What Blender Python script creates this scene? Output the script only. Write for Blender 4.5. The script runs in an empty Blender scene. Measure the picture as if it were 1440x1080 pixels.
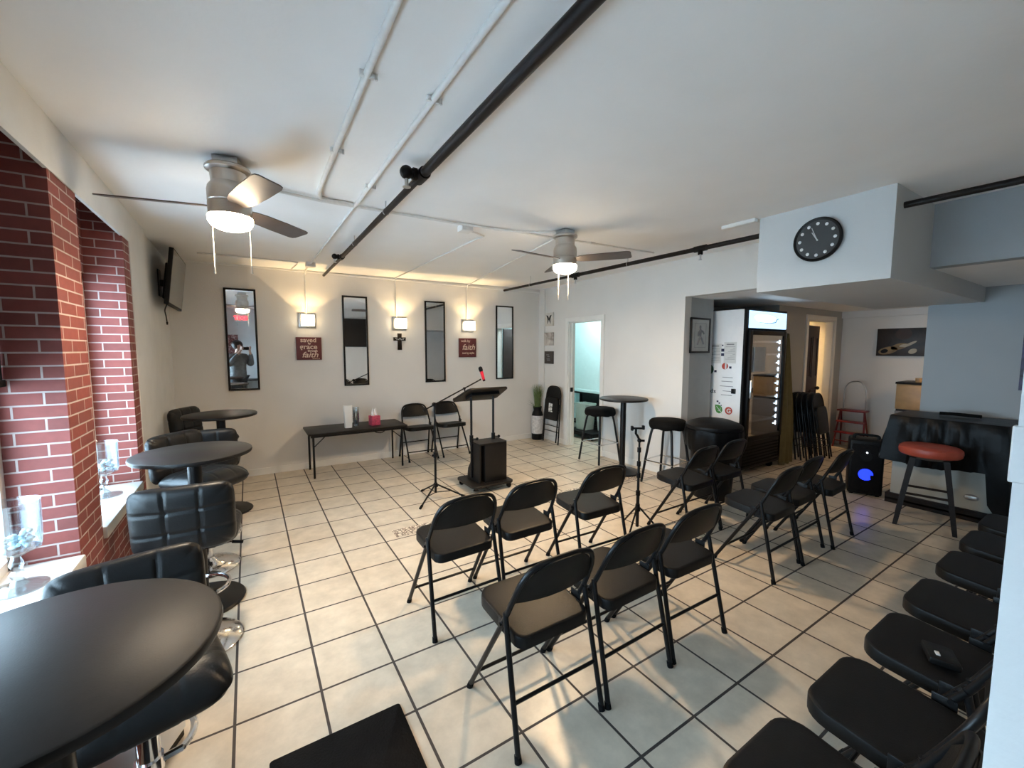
import bpy, bmesh, math, random
from mathutils import Vector, Matrix
R = math.radians
random.seed(7)
S = bpy.context.scene
col = S.collection

# ------------------------------------------------------------------ camera
cam = bpy.data.cameras.new('camera')
cam.sensor_width = 36.0
cam.lens = 584.75 * 36.0 / 1440.0
cam.clip_start = 0.005
co = bpy.data.objects.new('camera', cam)
col.objects.link(co)
CAM = Vector((0.114, -1.982, 1.573))
yaw, pitch, roll = 0.5651, 0.08449, 0.00168
fw = Vector((math.sin(yaw) * math.cos(pitch), math.cos(yaw) * math.cos(pitch), -math.sin(pitch)))
rt0 = Vector((math.cos(yaw), -math.sin(yaw), 0))
up0 = rt0.cross(fw)
rt = rt0 * math.cos(roll) + up0 * math.sin(roll)
up = up0 * math.cos(roll) - rt0 * math.sin(roll)
M = Matrix((rt, up, -fw)).transposed().to_4x4()
M.translation = CAM
co.matrix_world = M
S.camera = co

# ------------------------------------------------------------------ sky, exposure, light levels
w = bpy.data.worlds.new('World'); S.world = w; w.use_nodes = True
SKY_LOW, SKY_HIGH = 20.0, 25.0
bg = w.node_tree.nodes['Background']
bg.inputs[0].default_value = (0.60, 0.825, 1.0, 1)
# an overcast street: bright overhead, darker down among the house fronts
_nt = w.node_tree
_tc = _nt.nodes.new('ShaderNodeTexCoord'); _sx = _nt.nodes.new('ShaderNodeSeparateXYZ'); _mr = _nt.nodes.new('ShaderNodeMapRange')
_nt.links.new(_tc.outputs['Generated'], _sx.inputs[0]); _nt.links.new(_sx.outputs[2], _mr.inputs['Value'])
_mr.inputs['From Min'].default_value = 0.05; _mr.inputs['From Max'].default_value = 0.75
_mr.inputs['To Min'].default_value = SKY_LOW; _mr.inputs['To Max'].default_value = SKY_HIGH
_nt.links.new(_mr.outputs[0], bg.inputs[1])
S.view_settings.view_transform = 'Standard'
S.view_settings.look = 'None'
S.view_settings.gamma = 1
S.view_settings.use_curve_mapping = False
S.view_settings.exposure = 0.6
S.cycles.use_denoising = True
S.cycles.max_bounces = 10
S.cycles.diffuse_bounces = 6
S.cycles.glossy_bounces = 5
S.cycles.transparent_max_bounces = 12
S.cycles.sample_clamp_indirect = 6
S.cycles.caustics_reflective = False
S.cycles.caustics_refractive = False
FAN_W = (14.0, 29.0)        # watts of the lamp inside each fan's diffuser
SCONCE_W = 12.0      # watts of the bulb inside each sconce
WARM = ((1.0, 0.80, 0.58), (1.0, 0.68, 0.37))

def lamp(name, kind, loc, power, color, size=0.1, rot=None, size_y=None):
    l = bpy.data.lights.new(name, kind); l.energy = power; l.color = color
    if kind == 'AREA':
        l.size = size
        if size_y: l.shape = 'RECTANGLE'; l.size_y = size_y
    elif kind in ('POINT', 'SPOT'): l.shadow_soft_size = size
    o = bpy.data.objects.new(name, l); col.objects.link(o); o.location = loc
    if rot: o.rotation_euler = rot
    return o

# portals in the window openings guide the sky light, they give off nothing themselves
for y0, y1 in ((-2.60, -1.95), (-1.3, 0.65), (1.0, 1.92)):
    p = lamp('window_portal', 'AREA', (-0.79, (y0 + y1) / 2, 1.48), 1.0, (1, 1, 1), y1 - y0, (0, R(-90), 0), 1.7)
    p.data.shape = 'RECTANGLE'; p.data.size = 1.72; p.data.size_y = y1 - y0
    p.data.cycles.is_portal = True

# ------------------------------------------------------------------ materials
def nodes(name):
    m = bpy.data.materials.new(name); m.use_nodes = True
    nt = m.node_tree
    return m, nt, nt.nodes['Principled BSDF'], nt.links

def mat(name, c, rough=0.5, metal=0.0, var=0.06, scale=14.0, bump=0.0, bscale=60.0, spec=0.5, emit=None, estr=0.0, coat=0.0, sheen=0.0, aniso=None):
    m, nt, b, L = nodes(name)
    b.inputs['Roughness'].default_value = rough
    b.inputs['Metallic'].default_value = metal
    b.inputs['Specular IOR Level'].default_value = spec
    b.inputs['Coat Weight'].default_value = coat
    b.inputs['Sheen Weight'].default_value = sheen
    tc = nt.nodes.new('ShaderNodeTexCoord')
    n = nt.nodes.new('ShaderNodeTexNoise'); n.inputs['Scale'].default_value = scale; n.inputs['Detail'].default_value = 4
    L.new(tc.outputs['Object'], n.inputs['Vector'])
    r = nt.nodes.new('ShaderNodeValToRGB')
    lo = [max(0, x * (1 - var)) for x in c]; hi = [min(1, x * (1 + var)) for x in c]
    r.color_ramp.elements[0].color = (*lo, 1); r.color_ramp.elements[1].color = (*hi, 1)
    r.color_ramp.elements[0].position = 0.3; r.color_ramp.elements[1].position = 0.7
    L.new(n.outputs['Fac'], r.inputs['Fac']); L.new(r.outputs['Color'], b.inputs['Base Color'])
    if bump:
        n2 = nt.nodes.new('ShaderNodeTexNoise'); n2.inputs['Scale'].default_value = bscale; n2.inputs['Detail'].default_value = 6
        L.new(tc.outputs['Object'], n2.inputs['Vector'])
        bp = nt.nodes.new('ShaderNodeBump'); bp.inputs['Strength'].default_value = bump; bp.inputs['Distance'].default_value = 0.01
        L.new(n2.outputs['Fac'], bp.inputs['Height']); L.new(bp.outputs['Normal'], b.inputs['Normal'])
    if emit:
        b.inputs['Emission Color'].default_value = (*emit, 1); b.inputs['Emission Strength'].default_value = estr
    return m

def thin_glass(name, tint=(0.95, 0.98, 1.0), gloss=0.07, rough=0.02):
    m = bpy.data.materials.new(name); m.use_nodes = True
    nt = m.node_tree; nt.nodes.clear(); L = nt.links
    o = nt.nodes.new('ShaderNodeOutputMaterial'); t = nt.nodes.new('ShaderNodeBsdfTransparent'); g = nt.nodes.new('ShaderNodeBsdfGlossy')
    x = nt.nodes.new('ShaderNodeMixShader'); lw = nt.nodes.new('ShaderNodeLayerWeight'); mp = nt.nodes.new('ShaderNodeMapRange')
    t.inputs[0].default_value = (*tint, 1); g.inputs['Roughness'].default_value = rough
    lw.inputs[0].default_value = 0.35
    mp.inputs['To Min'].default_value = gloss; mp.inputs['To Max'].default_value = 0.85
    L.new(lw.outputs['Facing'], mp.inputs['Value']); L.new(mp.outputs[0], x.inputs[0])
    L.new(t.outputs[0], x.inputs[1]); L.new(g.outputs[0], x.inputs[2]); L.new(x.outputs[0], o.inputs[0])
    return m

def math_node(nt, op, a, b=None, c=None):
    n = nt.nodes.new('ShaderNodeMath'); n.operation = op
    for i, v in enumerate((a, b, c)):
        if v is None: continue
        if isinstance(v, (int, float)): n.inputs[i].default_value = v
        else: nt.links.new(v, n.inputs[i])
    return n.outputs[0]

def tile_floor():
    m, nt, b, L = nodes('tile_floor')
    tc = nt.nodes.new('ShaderNodeTexCoord')
    br = nt.nodes.new('ShaderNodeTexBrick')
    br.offset = 0; br.squash = 1
    br.inputs['Scale'].default_value = 1.0
    br.inputs['Brick Width'].default_value = 1 / 3; br.inputs['Row Height'].default_value = 1 / 3
    br.inputs['Mortar Size'].default_value = 0.0063; br.inputs['Mortar Smooth'].default_value = 0.15
    br.inputs['Color1'].default_value = (0.65, 0.57, 0.465, 1); br.inputs['Color2'].default_value = (0.61, 0.535, 0.435, 1)
    br.inputs['Mortar'].default_value = (0.055, 0.045, 0.042, 1)
    L.new(tc.outputs['Object'], br.inputs['Vector'])
    n = nt.nodes.new('ShaderNodeTexNoise'); n.inputs['Scale'].default_value = 7; n.inputs['Detail'].default_value = 8; n.inputs['Roughness'].default_value = 0.65
    L.new(tc.outputs['Object'], n.inputs['Vector'])
    rp = nt.nodes.new('ShaderNodeValToRGB')
    rp.color_ramp.elements[0].position = 0.35; rp.color_ramp.elements[0].color = (0.82, 0.81, 0.79, 1)
    rp.color_ramp.elements[1].position = 0.68; rp.color_ramp.elements[1].color = (1.06, 1.05, 1.03, 1)
    L.new(n.outputs['Fac'], rp.inputs['Fac'])
    mx = nt.nodes.new('ShaderNodeMix'); mx.data_type = 'RGBA'; mx.blend_type = 'MULTIPLY'; mx.inputs['Factor'].default_value = 1
    L.new(br.outputs['Color'], mx.inputs['A']); L.new(rp.outputs['Color'], mx.inputs['B'])
    # pebble mosaic inlays let into one row of tiles
    sx = nt.nodes.new('ShaderNodeSeparateXYZ'); L.new(tc.outputs['Object'], sx.inputs[0])
    X, Y = sx.outputs[0], sx.outputs[1]
    inx = math_node(nt, 'LESS_THAN', math_node(nt, 'ABSOLUTE', math_node(nt, 'SUBTRACT', X, 2.65)), 1.55)
    iny = math_node(nt, 'LESS_THAN', math_node(nt, 'ABSOLUTE', math_node(nt, 'SUBTRACT', Y, 1.44)), 0.075)
    mask = math_node(nt, 'MULTIPLY', inx, iny)
    vo = nt.nodes.new('ShaderNodeTexVoronoi'); vo.feature = 'DISTANCE_TO_EDGE'; vo.inputs['Scale'].default_value = 34
    L.new(tc.outputs['Object'], vo.inputs['Vector'])
    vr = nt.nodes.new('ShaderNodeValToRGB')
    vr.color_ramp.elements[0].position = 0.10; vr.color_ramp.elements[0].color = (0.16, 0.11, 0.08, 1)
    vr.color_ramp.elements[1].position = 0.16; vr.color_ramp.elements[1].color = (0.75, 0.66, 0.54, 1)
    L.new(vo.outputs['Distance'], vr.inputs['Fac'])
    m2 = nt.nodes.new('ShaderNodeMix'); m2.data_type = 'RGBA'
    L.new(mask, m2.inputs['Factor']); L.new(mx.outputs['Result'], m2.inputs['A']); L.new(vr.outputs['Color'], m2.inputs['B'])
    L.new(m2.outputs['Result'], b.inputs['Base Color'])
    rr = math_node(nt, 'MULTIPLY_ADD', br.outputs['Fac'], 0.45, 0.30)
    L.new(rr, b.inputs['Roughness'])
    b.inputs['Specular IOR Level'].default_value = 0.45
    bp = nt.nodes.new('ShaderNodeBump'); bp.inputs['Strength'].default_value = 0.35; bp.inputs['Distance'].default_value = 0.004
    hh = math_node(nt, 'MULTIPLY_ADD', n.outputs['Fac'], 0.35, math_node(nt, 'MULTIPLY', br.outputs['Fac'], -1.0))
    L.new(hh, bp.inputs['Height']); L.new(bp.outputs['Normal'], b.inputs['Normal'])
    return m

def brick():
    m, nt, b, L = nodes('red_brick')
    tc = nt.nodes.new('ShaderNodeTexCoord'); sx = nt.nodes.new('ShaderNodeSeparateXYZ'); cx = nt.nodes.new('ShaderNodeCombineXYZ')
    L.new(tc.outputs['Object'], sx.inputs[0])
    L.new(math_node(nt, 'ADD', sx.outputs[0], sx.outputs[1]), cx.inputs[0]); L.new(sx.outputs[2], cx.inputs[1])
    br = nt.nodes.new('ShaderNodeTexBrick'); br.offset = 0.5
    br.inputs['Scale'].default_value = 1
    br.inputs['Brick Width'].default_value = 0.2; br.inputs['Row Height'].default_value = 0.0575
    br.inputs['Mortar Size'].default_value = 0.0042; br.inputs['Mortar Smooth'].default_value = 0.2; br.inputs['Bias'].default_value = -0.1
    br.inputs['Color1'].default_value = (0.22, 0.050, 0.040, 1); br.inputs['Color2'].default_value = (0.16, 0.040, 0.033, 1)
    br.inputs['Mortar'].default_value = (0.42, 0.34, 0.31, 1)
    L.new(cx.outputs[0], br.inputs['Vector'])
    n = nt.nodes.new('ShaderNodeTexNoise'); n.inputs['Scale'].default_value = 30; n.inputs['Detail'].default_value = 6
    L.new(tc.outputs['Object'], n.inputs['Vector'])
    rp = nt.nodes.new('ShaderNodeValToRGB'); rp.color_ramp.elements[0].color = (0.8, 0.8, 0.8, 1); rp.color_ramp.elements[1].color = (1.15, 1.1, 1.1, 1)
    L.new(n.outputs['Fac'], rp.inputs['Fac'])
    mx = nt.nodes.new('ShaderNodeMix'); mx.data_type = 'RGBA'; mx.blend_type = 'MULTIPLY'; mx.inputs['Factor'].default_value = 1
    L.new(br.outputs['Color'], mx.inputs['A']); L.new(rp.outputs['Color'], mx.inputs['B']); L.new(mx.outputs['Result'], b.inputs['Base Color'])
    b.inputs['Roughness'].default_value = 0.75
    bp = nt.nodes.new('ShaderNodeBump'); bp.inputs['Strength'].default_value = 0.6; bp.inputs['Distance'].default_value = 0.006
    hh = math_node(nt, 'MULTIPLY_ADD', n.outputs['Fac'], 0.25, math_node(nt, 'MULTIPLY', br.outputs['Fac'], -1.0))
    L.new(hh, bp.inputs['Height']); L.new(bp.outputs['Normal'], b.inputs['Normal'])
    return m

def brushed(name, c, rough=0.32):
    m, nt, b, L = nodes(name)
    b.inputs['Metallic'].default_value = 1; b.inputs['Base Color'].default_value = (*c, 1)
    tc = nt.nodes.new('ShaderNodeTexCoord'); mp = nt.nodes.new('ShaderNodeMapping'); mp.inputs['Scale'].default_value = (4, 4, 160)
    n = nt.nodes.new('ShaderNodeTexNoise'); n.inputs['Scale'].default_value = 6
    L.new(tc.outputs['Object'], mp.inputs[0]); L.new(mp.outputs[0], n.inputs['Vector'])
    L.new(math_node(nt, 'MULTIPLY_ADD', n.outputs['Fac'], 0.25, rough - 0.1), b.inputs['Roughness'])
    return m

def painting(name, stops, scale=3.0, dist=2.0):
    """an abstract arrangement of tones for a picture that cannot be read"""
    m, nt, b, L = nodes(name)
    tc = nt.nodes.new('ShaderNodeTexCoord'); n = nt.nodes.new('ShaderNodeTexNoise')
    n.inputs['Scale'].default_value = scale; n.inputs['Distortion'].default_value = dist; n.inputs['Detail'].default_value = 3
    L.new(tc.outputs['Object'], n.inputs['Vector'])
    r = nt.nodes.new('ShaderNodeValToRGB'); e = r.color_ramp.elements
    for i, (p, c) in enumerate(stops):
        x = e[i] if i < 2 else e.new(p)
        x.position = p; x.color = (*c, 1)
    L.new(n.outputs['Fac'], r.inputs['Fac']); L.new(r.outputs['Color'], b.inputs['Base Color'])
    b.inputs['Roughness'].default_value = 0.5
    return m

m_floor = tile_floor()
m_brick = brick()
m_wall = mat('grey_wall_paint', (0.68, 0.66, 0.63), 0.55, var=0.025, scale=2.5, bump=0.12, bscale=90)
m_blue = mat('pale_grey_paint', (0.55, 0.56, 0.56), 0.55, var=0.02, scale=2.5, bump=0.1, bscale=90)
m_ceil = mat('ceiling_paint', (0.86, 0.855, 0.845), 0.7, var=0.02, scale=3, bump=0.10, bscale=30)
m_white = mat('white_trim_paint', (0.74, 0.73, 0.70), 0.4, var=0.03, scale=8, bump=0.05)
m_jamb = mat('white_beam_paint', (0.66, 0.66, 0.65), 0.5, var=0.04, scale=6, bump=0.1)
m_sill = mat('stone_sill', (0.62, 0.61, 0.58), 0.45, var=0.08, scale=9, bump=0.1)
m_slate = mat('blue_grey_paint', (0.335, 0.355, 0.365), 0.55, var=0.03, scale=2.5, bump=0.1, bscale=90)
m_grey = mat('dark_grey_paint', (0.36, 0.365, 0.355), 0.6, var=0.03)
m_black = mat('black_satin_metal', (0.006, 0.006, 0.0066), 0.36, var=0.2, spec=0.24)
m_vinyl = mat('black_vinyl', (0.0075, 0.007, 0.0068), 0.42, var=0.2, bump=0.08, bscale=220, spec=0.19)
m_leather = mat('black_leather', (0.006, 0.006, 0.0062), 0.38, var=0.2, bump=0.1, bscale=160, spec=0.30)
m_chrome = mat('chrome', (0.75, 0.75, 0.76), 0.12, metal=1.0, var=0.02)
m_nickel = brushed('brushed_nickel', (0.50, 0.47, 0.43))
m_laminate = mat('dark_laminate', (0.010, 0.0085, 0.0078), 0.43, var=0.12, scale=40, spec=0.24, bump=0.03, bscale=200)
m_plastic = mat('black_plastic', (0.0045, 0.0045, 0.005), 0.48, var=0.15, spec=0.16)
m_sheet = mat('black_plastic_sheet', (0.004, 0.004, 0.0043), 0.36, var=0.2, bump=0.35, bscale=14, spec=0.10)
m_rubber = mat('black_rubber', (0.006, 0.006, 0.0066), 0.8, var=0.2, bump=0.3, bscale=120, spec=0.12)
m_fabric = mat('black_cloth', (0.005, 0.005, 0.005), 0.9, var=0.2, bump=0.2, bscale=90, spec=0.1)
m_blade = mat('fan_blade_silver_brown', (0.085, 0.066, 0.058), 0.42, var=0.08, metal=0.2)
m_pipe = mat('dark_brown_pipe', (0.010, 0.0075, 0.007), 0.45, var=0.25, scale=25, spec=0.16)
m_conduit = mat('white_painted_conduit', (0.70, 0.69, 0.67), 0.4, var=0.05, scale=30)
m_diff = mat('fan_diffuser', (0.9, 0.85, 0.75), 0.4, emit=(1.0, 0.80, 0.55), estr=34.0)
m_shade = mat('sconce_glass', (0.9, 0.85, 0.75), 0.4, emit=(1.0, 0.80, 0.50), estr=5.0)
m_mirror = mat('mirror_silver', (0.86, 0.87, 0.87), 0.015, metal=1.0, var=0.01)
m_sign = mat('dark_red_sign', (0.10, 0.012, 0.014), 0.5, var=0.15)
m_cream = mat('cream_lettering', (0.62, 0.46, 0.36), 0.6)
m_glass = thin_glass('window_glass')
m_goblet = thin_glass('goblet_glass', (0.93, 0.97, 1.0), 0.06)
m_white_p = mat('white_enamel', (0.82, 0.82, 0.82), 0.35, var=0.02)
m_paper = mat('white_paper', (0.66, 0.66, 0.64), 0.7, var=0.03)
m_ink = mat('grey_print', (0.22, 0.22, 0.23), 0.7)
m_red = mat('red_vinyl', (0.34, 0.055, 0.03), 0.42, var=0.12, spec=0.5)
m_redpaint = mat('red_metal_paint', (0.20, 0.014, 0.018), 0.4)
m_redmic = mat('red_mic', (0.55, 0.01, 0.03), 0.35, var=0.1)
m_darkwood = mat('dark_wood', (0.010, 0.006, 0.0045), 0.45, var=0.3, scale=18, spec=0.2)
m_wood = mat('honey_wood', (0.42, 0.26, 0.12), 0.45, var=0.15, scale=9)
m_door = mat('dark_brown_door', (0.028, 0.011, 0.008), 0.5, var=0.15, scale=12)
m_green = mat('grass_leaf', (0.10, 0.15, 0.035), 0.6, var=0.3)
m_olive = mat('olive_cloth', (0.11, 0.092, 0.035), 0.85, var=0.12, bump=0.2)
m_led = mat('led_white', (0.9, 0.95, 1), 0.4, emit=(0.80, 0.92, 1.0), estr=9.0)
m_header = mat('lit_header_panel', (0.5, 0.7, 0.9), 0.4, emit=(0.42, 0.66, 0.92), estr=1.15)
m_headtext = mat('lit_header_glow', (0.9, 0.97, 1), 0.4, emit=(0.75, 0.92, 1.0), estr=2.6)
m_blueled = mat('blue_led', (0.02, 0.03, 0.9), 0.4, emit=(0.01, 0.03, 1.0), estr=1.8)
m_silver = mat('silver_metal', (0.55, 0.56, 0.56), 0.3, metal=1.0)
m_screen = mat('tv_screen', (0.20, 0.195, 0.185), 0.22, var=0.02, spec=0.7)
m_jacket = mat('grey_jacket', (0.09, 0.088, 0.086), 0.8, var=0.25, scale=20, bump=0.5, bscale=25)
m_skin = mat('skin', (0.40, 0.23, 0.16), 0.5, var=0.05)
m_hair = mat('dark_hair', (0.02, 0.014, 0.011), 0.5, var=0.3, scale=60)
m_pants = mat('black_trousers', (0.018, 0.018, 0.02), 0.85)
m_cyan = mat('pale_blue_shade', (0.66, 0.84, 0.84), 0.6, var=0.02)
m_bin = mat('pale_green_plastic', (0.44, 0.53, 0.49), 0.5, var=0.05)
m_exit = mat('exit_red', (0.9, 0.05, 0.05), 0.4, emit=(1.0, 0.02, 0.03), estr=6.0)
m_pink = mat('pink_carton', (0.45, 0.05, 0.10), 0.5, var=0.35, scale=40)
m_concrete = mat('pavement', (0.80, 0.80, 0.80), 0.9)

# ------------------------------------------------------------------ mesh helpers
class MB:
    def __init__(s): s.bm = bmesh.new()
    def face(s, vs):
        try: return s.bm.faces.new(vs)
        except ValueError: return None
    def box(s, c, d, rot=None, bevel=0.0, seg=2):
        M = Matrix.Translation(c) @ (rot.to_4x4() if rot is not None else Matrix.Identity(4)) @ Matrix.Diagonal((*d, 1))
        r = bmesh.ops.create_cube(s.bm, size=1, matrix=M)
        if bevel:
            es = list({e for v in r['verts'] for e in v.link_edges})
            bmesh.ops.bevel(s.bm, geom=es, offset=bevel, segments=seg, profile=0.5, affect='EDGES')
        return s
    def bb(s, x0, x1, y0, y1, z0, z1, bevel=0.0):
        return s.box(((x0 + x1) / 2, (y0 + y1) / 2, (z0 + z1) / 2), (x1 - x0, y1 - y0, z1 - z0), bevel=bevel)
    def loft(s, loops, cap=True, closed=True):
        rows = [[s.bm.verts.new(p) for p in l] for l in loops]
        n = len(rows[0])
        for a, b in zip(rows, rows[1:]):
            for i in range(n if closed else n - 1):
                j = (i + 1) % n
                s.face((a[i], a[j], b[j], b[i]))
        if cap:
            s.face(rows[0][::-1]); s.face(rows[-1])
        return s
    def cyl(s, p0, p1, r0, r1=None, n=16):
        return s.tube([p0, p1], r0, n, r_end=r1)
    def tube(s, pts, r, n=10, r_end=None, closed=False, radii=None):
        P = [Vector(p) for p in pts]
        k = len(P)
        loops = []; prev = None
        for i, p in enumerate(P):
            if closed: t = P[(i + 1) % k] - P[i - 1]
            else: t = P[min(i + 1, k - 1)] - P[max(i - 1, 0)]
            t.normalize()
            if prev is None:
                a = Vector((0, 0, 1)) if abs(t.z) < 0.9 else Vector((1, 0, 0))
                u = t.cross(a).normalized()
            else:
                u = (prev - t * prev.dot(t)).normalized()
            prev = u; v = t.cross(u)
            rr = radii[i] if radii else (r if r_end is None else r + (r_end - r) * i / (k - 1))
            loops.append([p + (u * math.cos(q) + v * math.sin(q)) * rr for q in (2 * math.pi * j / n for j in range(n))])
        if closed:
            loops.append(loops[0]); s.loft(loops, cap=False)
            bmesh.ops.remove_doubles(s.bm, verts=s.bm.verts, dist=1e-6)
            return s
        return s.loft(loops)
    def lathe(s, prof, c=(0, 0, 0), n=28, sx=1.0, sy=1.0):
        loops = [[(c[0] + r * math.cos(q) * sx, c[1] + r * math.sin(q) * sy, c[2] + z) for q in (2 * math.pi * j / n for j in range(n))] for r, z in prof]
        return s.loft(loops)
    def prism(s, poly, M, h):
        a = [M @ Vector((x, y, 0)) for x, y in poly]; b = [M @ Vector((x, y, h)) for x, y in poly]
        return s.loft([a, b])
    def ball(s, c, r, u=14, v=9):
        if not isinstance(r, (tuple, list)): r = (r, r, r)
        bmesh.ops.create_uvsphere(s.bm, u_segments=u, v_segments=v, radius=1, matrix=Matrix.Translation(c) @ Matrix.Diagonal((*r, 1)))
        return s
    def sheet(s, G, thick):
        """a grid of points given thickness"""
        rows = [[s.bm.verts.new(p) for p in r] for r in G]
        fs = []
        for a, b in zip(rows, rows[1:]):
            for i in range(len(a) - 1): fs.append(s.face((a[i], a[i + 1], b[i + 1], b[i])))
        fs = [f for f in fs if f]
        if thick: 
            bmesh.ops.recalc_face_normals(s.bm, faces=fs)
            bmesh.ops.solidify(s.bm, geom=fs, thickness=thick)
        return s
    def pad(s, f, T, nu=3, nv=2, gu=60, gv=46, groove=0.009, power=8):
        """quilted cushion: f(u, v) -> (point, normal), u, v in -1..1"""
        def half(u, v):
            e = max(0.0, 1 - abs(u) ** power) ** 0.5 * max(0.0, 1 - abs(v) ** power) ** 0.5
            g = 0.0
            for k in range(1, nu): g += math.exp(-((u - (-1 + 2 * k / nu)) / 0.022) ** 2)
            for k in range(1, nv): g += math.exp(-((v - (-1 + 2 * k / nv)) / 0.026) ** 2)
            return (T / 2 - groove * min(g, 1.2)) * e
        A, B = [], []
        for i in range(gu + 1):
            u = -math.cos(math.pi * i / gu) * 0.35 + (-1 + 2 * i / gu) * 0.65
            ra, rb = [], []
            for j in range(gv + 1):
                v = -math.cos(math.pi * j / gv) * 0.35 + (-1 + 2 * j / gv) * 0.65
                q_ = max(abs(u), abs(v)); k_ = q_ / max(1e-9, (abs(u) ** 7 + abs(v) ** 7) ** (1 / 7)) if q_ > 0 else 1
                p, n = f(u * k_, v * k_); h = half(u, v)
                edge = i in (0, gu) or j in (0, gv)
                a = s.bm.verts.new(p + n * h)
                ra.append(a); rb.append(a if edge else s.bm.verts.new(p - n * h))
            A.append(ra); B.append(rb)
        for G, flip in ((A, 0), (B, 1)):
            for i in range(gu):
                for j in range(gv):
                    q = (G[i][j], G[i + 1][j], G[i + 1][j + 1], G[i][j + 1])
                    s.face(q[::-1] if flip else q)
        return s
    def build(s, name, m, parent=None, smooth=True, angle=38, label=None, fix=True):
        bm = s.bm
        if fix: bmesh.ops.recalc_face_normals(bm, faces=bm.faces)
        if smooth:
            for f in bm.faces: f.smooth = True
            for e in bm.edges:
                if len(e.link_faces) == 2 and e.calc_face_angle(0) > R(angle): e.smooth = False
        me = bpy.data.meshes.new(name); bm.to_mesh(me); bm.free()
        me.materials.append(m)
        o = bpy.data.objects.new(name, me); col.objects.link(o)
        if parent: o.parent = parent
        if label: o['label'] = label
        return o

def cat(pts, k=6, closed=False):
    """Catmull-Rom through the points"""
    P = [Vector(p) for p in pts]; n = len(P); out = []
    for i in range(n if closed else n - 1):
        p0 = P[i - 1] if (i or closed) else P[0] * 2 - P[1]; p1 = P[i]; p2 = P[(i + 1) % n]
        p3 = P[(i + 2) % n] if (i + 2 < n or closed) else P[-1] * 2 - P[-2]
        for j in range(k):
            t = j / k
            out.append(0.5 * ((2 * p1) + (p2 - p0) * t + (2 * p0 - 5 * p1 + 4 * p2 - p3) * t * t + (3 * p1 - p0 - 3 * p2 + p3) * t ** 3))
    if not closed: out.append(P[-1])
    return out

def rrect(w, d, r, n=5, r2=None):
    """rounded rectangle outline, r2 for the two corners at -y"""
    out = []
    for cx, cy, a0, q in ((1, 1, 0, r), (-1, 1, 90, r), (-1, -1, 180, r2 or r), (1, -1, 270, r2 or r)):
        for i in range(n + 1):
            a = R(a0 + 90 * i / n)
            out.append((cx * (w / 2 - q) + math.cos(a) * q, cy * (d / 2 - q) + math.sin(a) * q))
    return out

def tag(o, label, catg, group=None, kind=None):
    o['label'] = label; o['category'] = catg
    if group: o['group'] = group
    if kind: o['kind'] = kind
    return o
def thing(name, label, catg, loc=(0, 0, 0), rz=0.0, group=None):
    o = bpy.data.objects.new(name, None); col.objects.link(o)
    o.empty_display_size = 0.1
    o.location = loc; o.rotation_euler = (0, 0, rz)
    return tag(o, label, catg, group)
def struct(name, mb, m, smooth=False):
    o = mb.build(name, m, smooth=smooth); o['kind'] = 'structure'
    return o
KIDS = {}
def copy_tree(o, parent=None):
    c = o.copy(); col.objects.link(c)
    if parent: c.parent = parent
    for ch in o.children: copy_tree(ch, c)
    return c
def place(proto, first, loc, rz, label, group):
    o = proto if first else copy_tree(proto)
    o.location = loc; o.rotation_euler = (0, 0, rz); o['label'] = label; o['group'] = group
    return o
def text(name, body, size, m, parent, loc, rot, shear=0.0, ext=0.001, offset=0.0, sx=1.0, align='LEFT'):
    c = bpy.data.curves.new(name, 'FONT'); c.body = body; c.size = size; c.shear = shear; c.extrude = ext; c.offset = offset
    c.align_x = align
    o = bpy.data.objects.new(name, c); col.objects.link(o); o.location = loc; o.rotation_euler = rot; o.scale = (sx, 1, 1)
    c.materials.append(m)
    dg = bpy.context.evaluated_depsgraph_get()
    me = bpy.data.meshes.new_from_object(o.evaluated_get(dg)); me.name = name
    q = bpy.data.objects.new(name, me); col.objects.link(q)
    q.location = loc; q.rotation_euler = rot; q.scale = (sx, 1, 1)
    bpy.data.objects.remove(o); q.name = name
    if parent: q.parent = parent
    return q
RX = Matrix.Rotation
def zc(x, y): return 2.588 + 0.011 * x - 0.009 * y      # underside of the slightly sloping ceiling

# ================================================================== the setting
YB, XR, XL = 3.98, 4.47, -0.575
struct('floor', MB().bb(-0.86, 8.9, -3.4, 5.2, -0.1, 0), m_floor)
mb = MB()
for P in ((-0.86, 8.9, -3.4, 5.2),):
    x0, x1, y0, y1 = P
    lo = [(x, y, zc(x, y)) for x, y in ((x0, y0), (x1, y0), (x1, y1), (x0, y1))]
    mb.loft([lo, [(x, y, z + 0.12) for x, y, z in lo]])
struct('ceiling', mb, m_ceil)
struct('wall_back', MB().bb(-0.86, 4.59, YB, YB + 0.12, 0, 2.66), m_wall)
mb = MB()
mb.bb(XR, XR + 0.12, 3.19, YB, 0, 2.66).bb(XR, XR + 0.12, 2.46, 3.19, 2.0, 2.66).bb(XR, XR + 0.12, 1.1, 2.46, 0, 2.66)
mb.bb(XR, XR + 0.12, -0.97, 1.1, 2.185, 2.68)
struct('wall_right', mb, m_wall)
struct('wall_header', MB().bb(XR, XR + 0.12, -2.17, -0.97, 2.185, 2.68), m_slate)
struct('wall_alcove', MB().bb(XR + 0.12, 5.04, 1.1, 1.2, 0, 2.2).bb(4.94, 5.04, 1.2, 1.62, 0, 2.2).bb(4.94, 6.45, 1.62, 1.72, 0, 2.2).bb(6.35, 6.45, 1.05, 1.62, 0, 2.2), m_grey)
struct('wall_passage', MB().bb(6.35, 7.22, 0.95, 1.05, 0, 2.3).bb(8.10, 8.57, 0.95, 1.05, 0, 2.3).bb(7.22, 8.10, 0.95, 1.05, 2.02, 2.3), m_slate)
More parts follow.
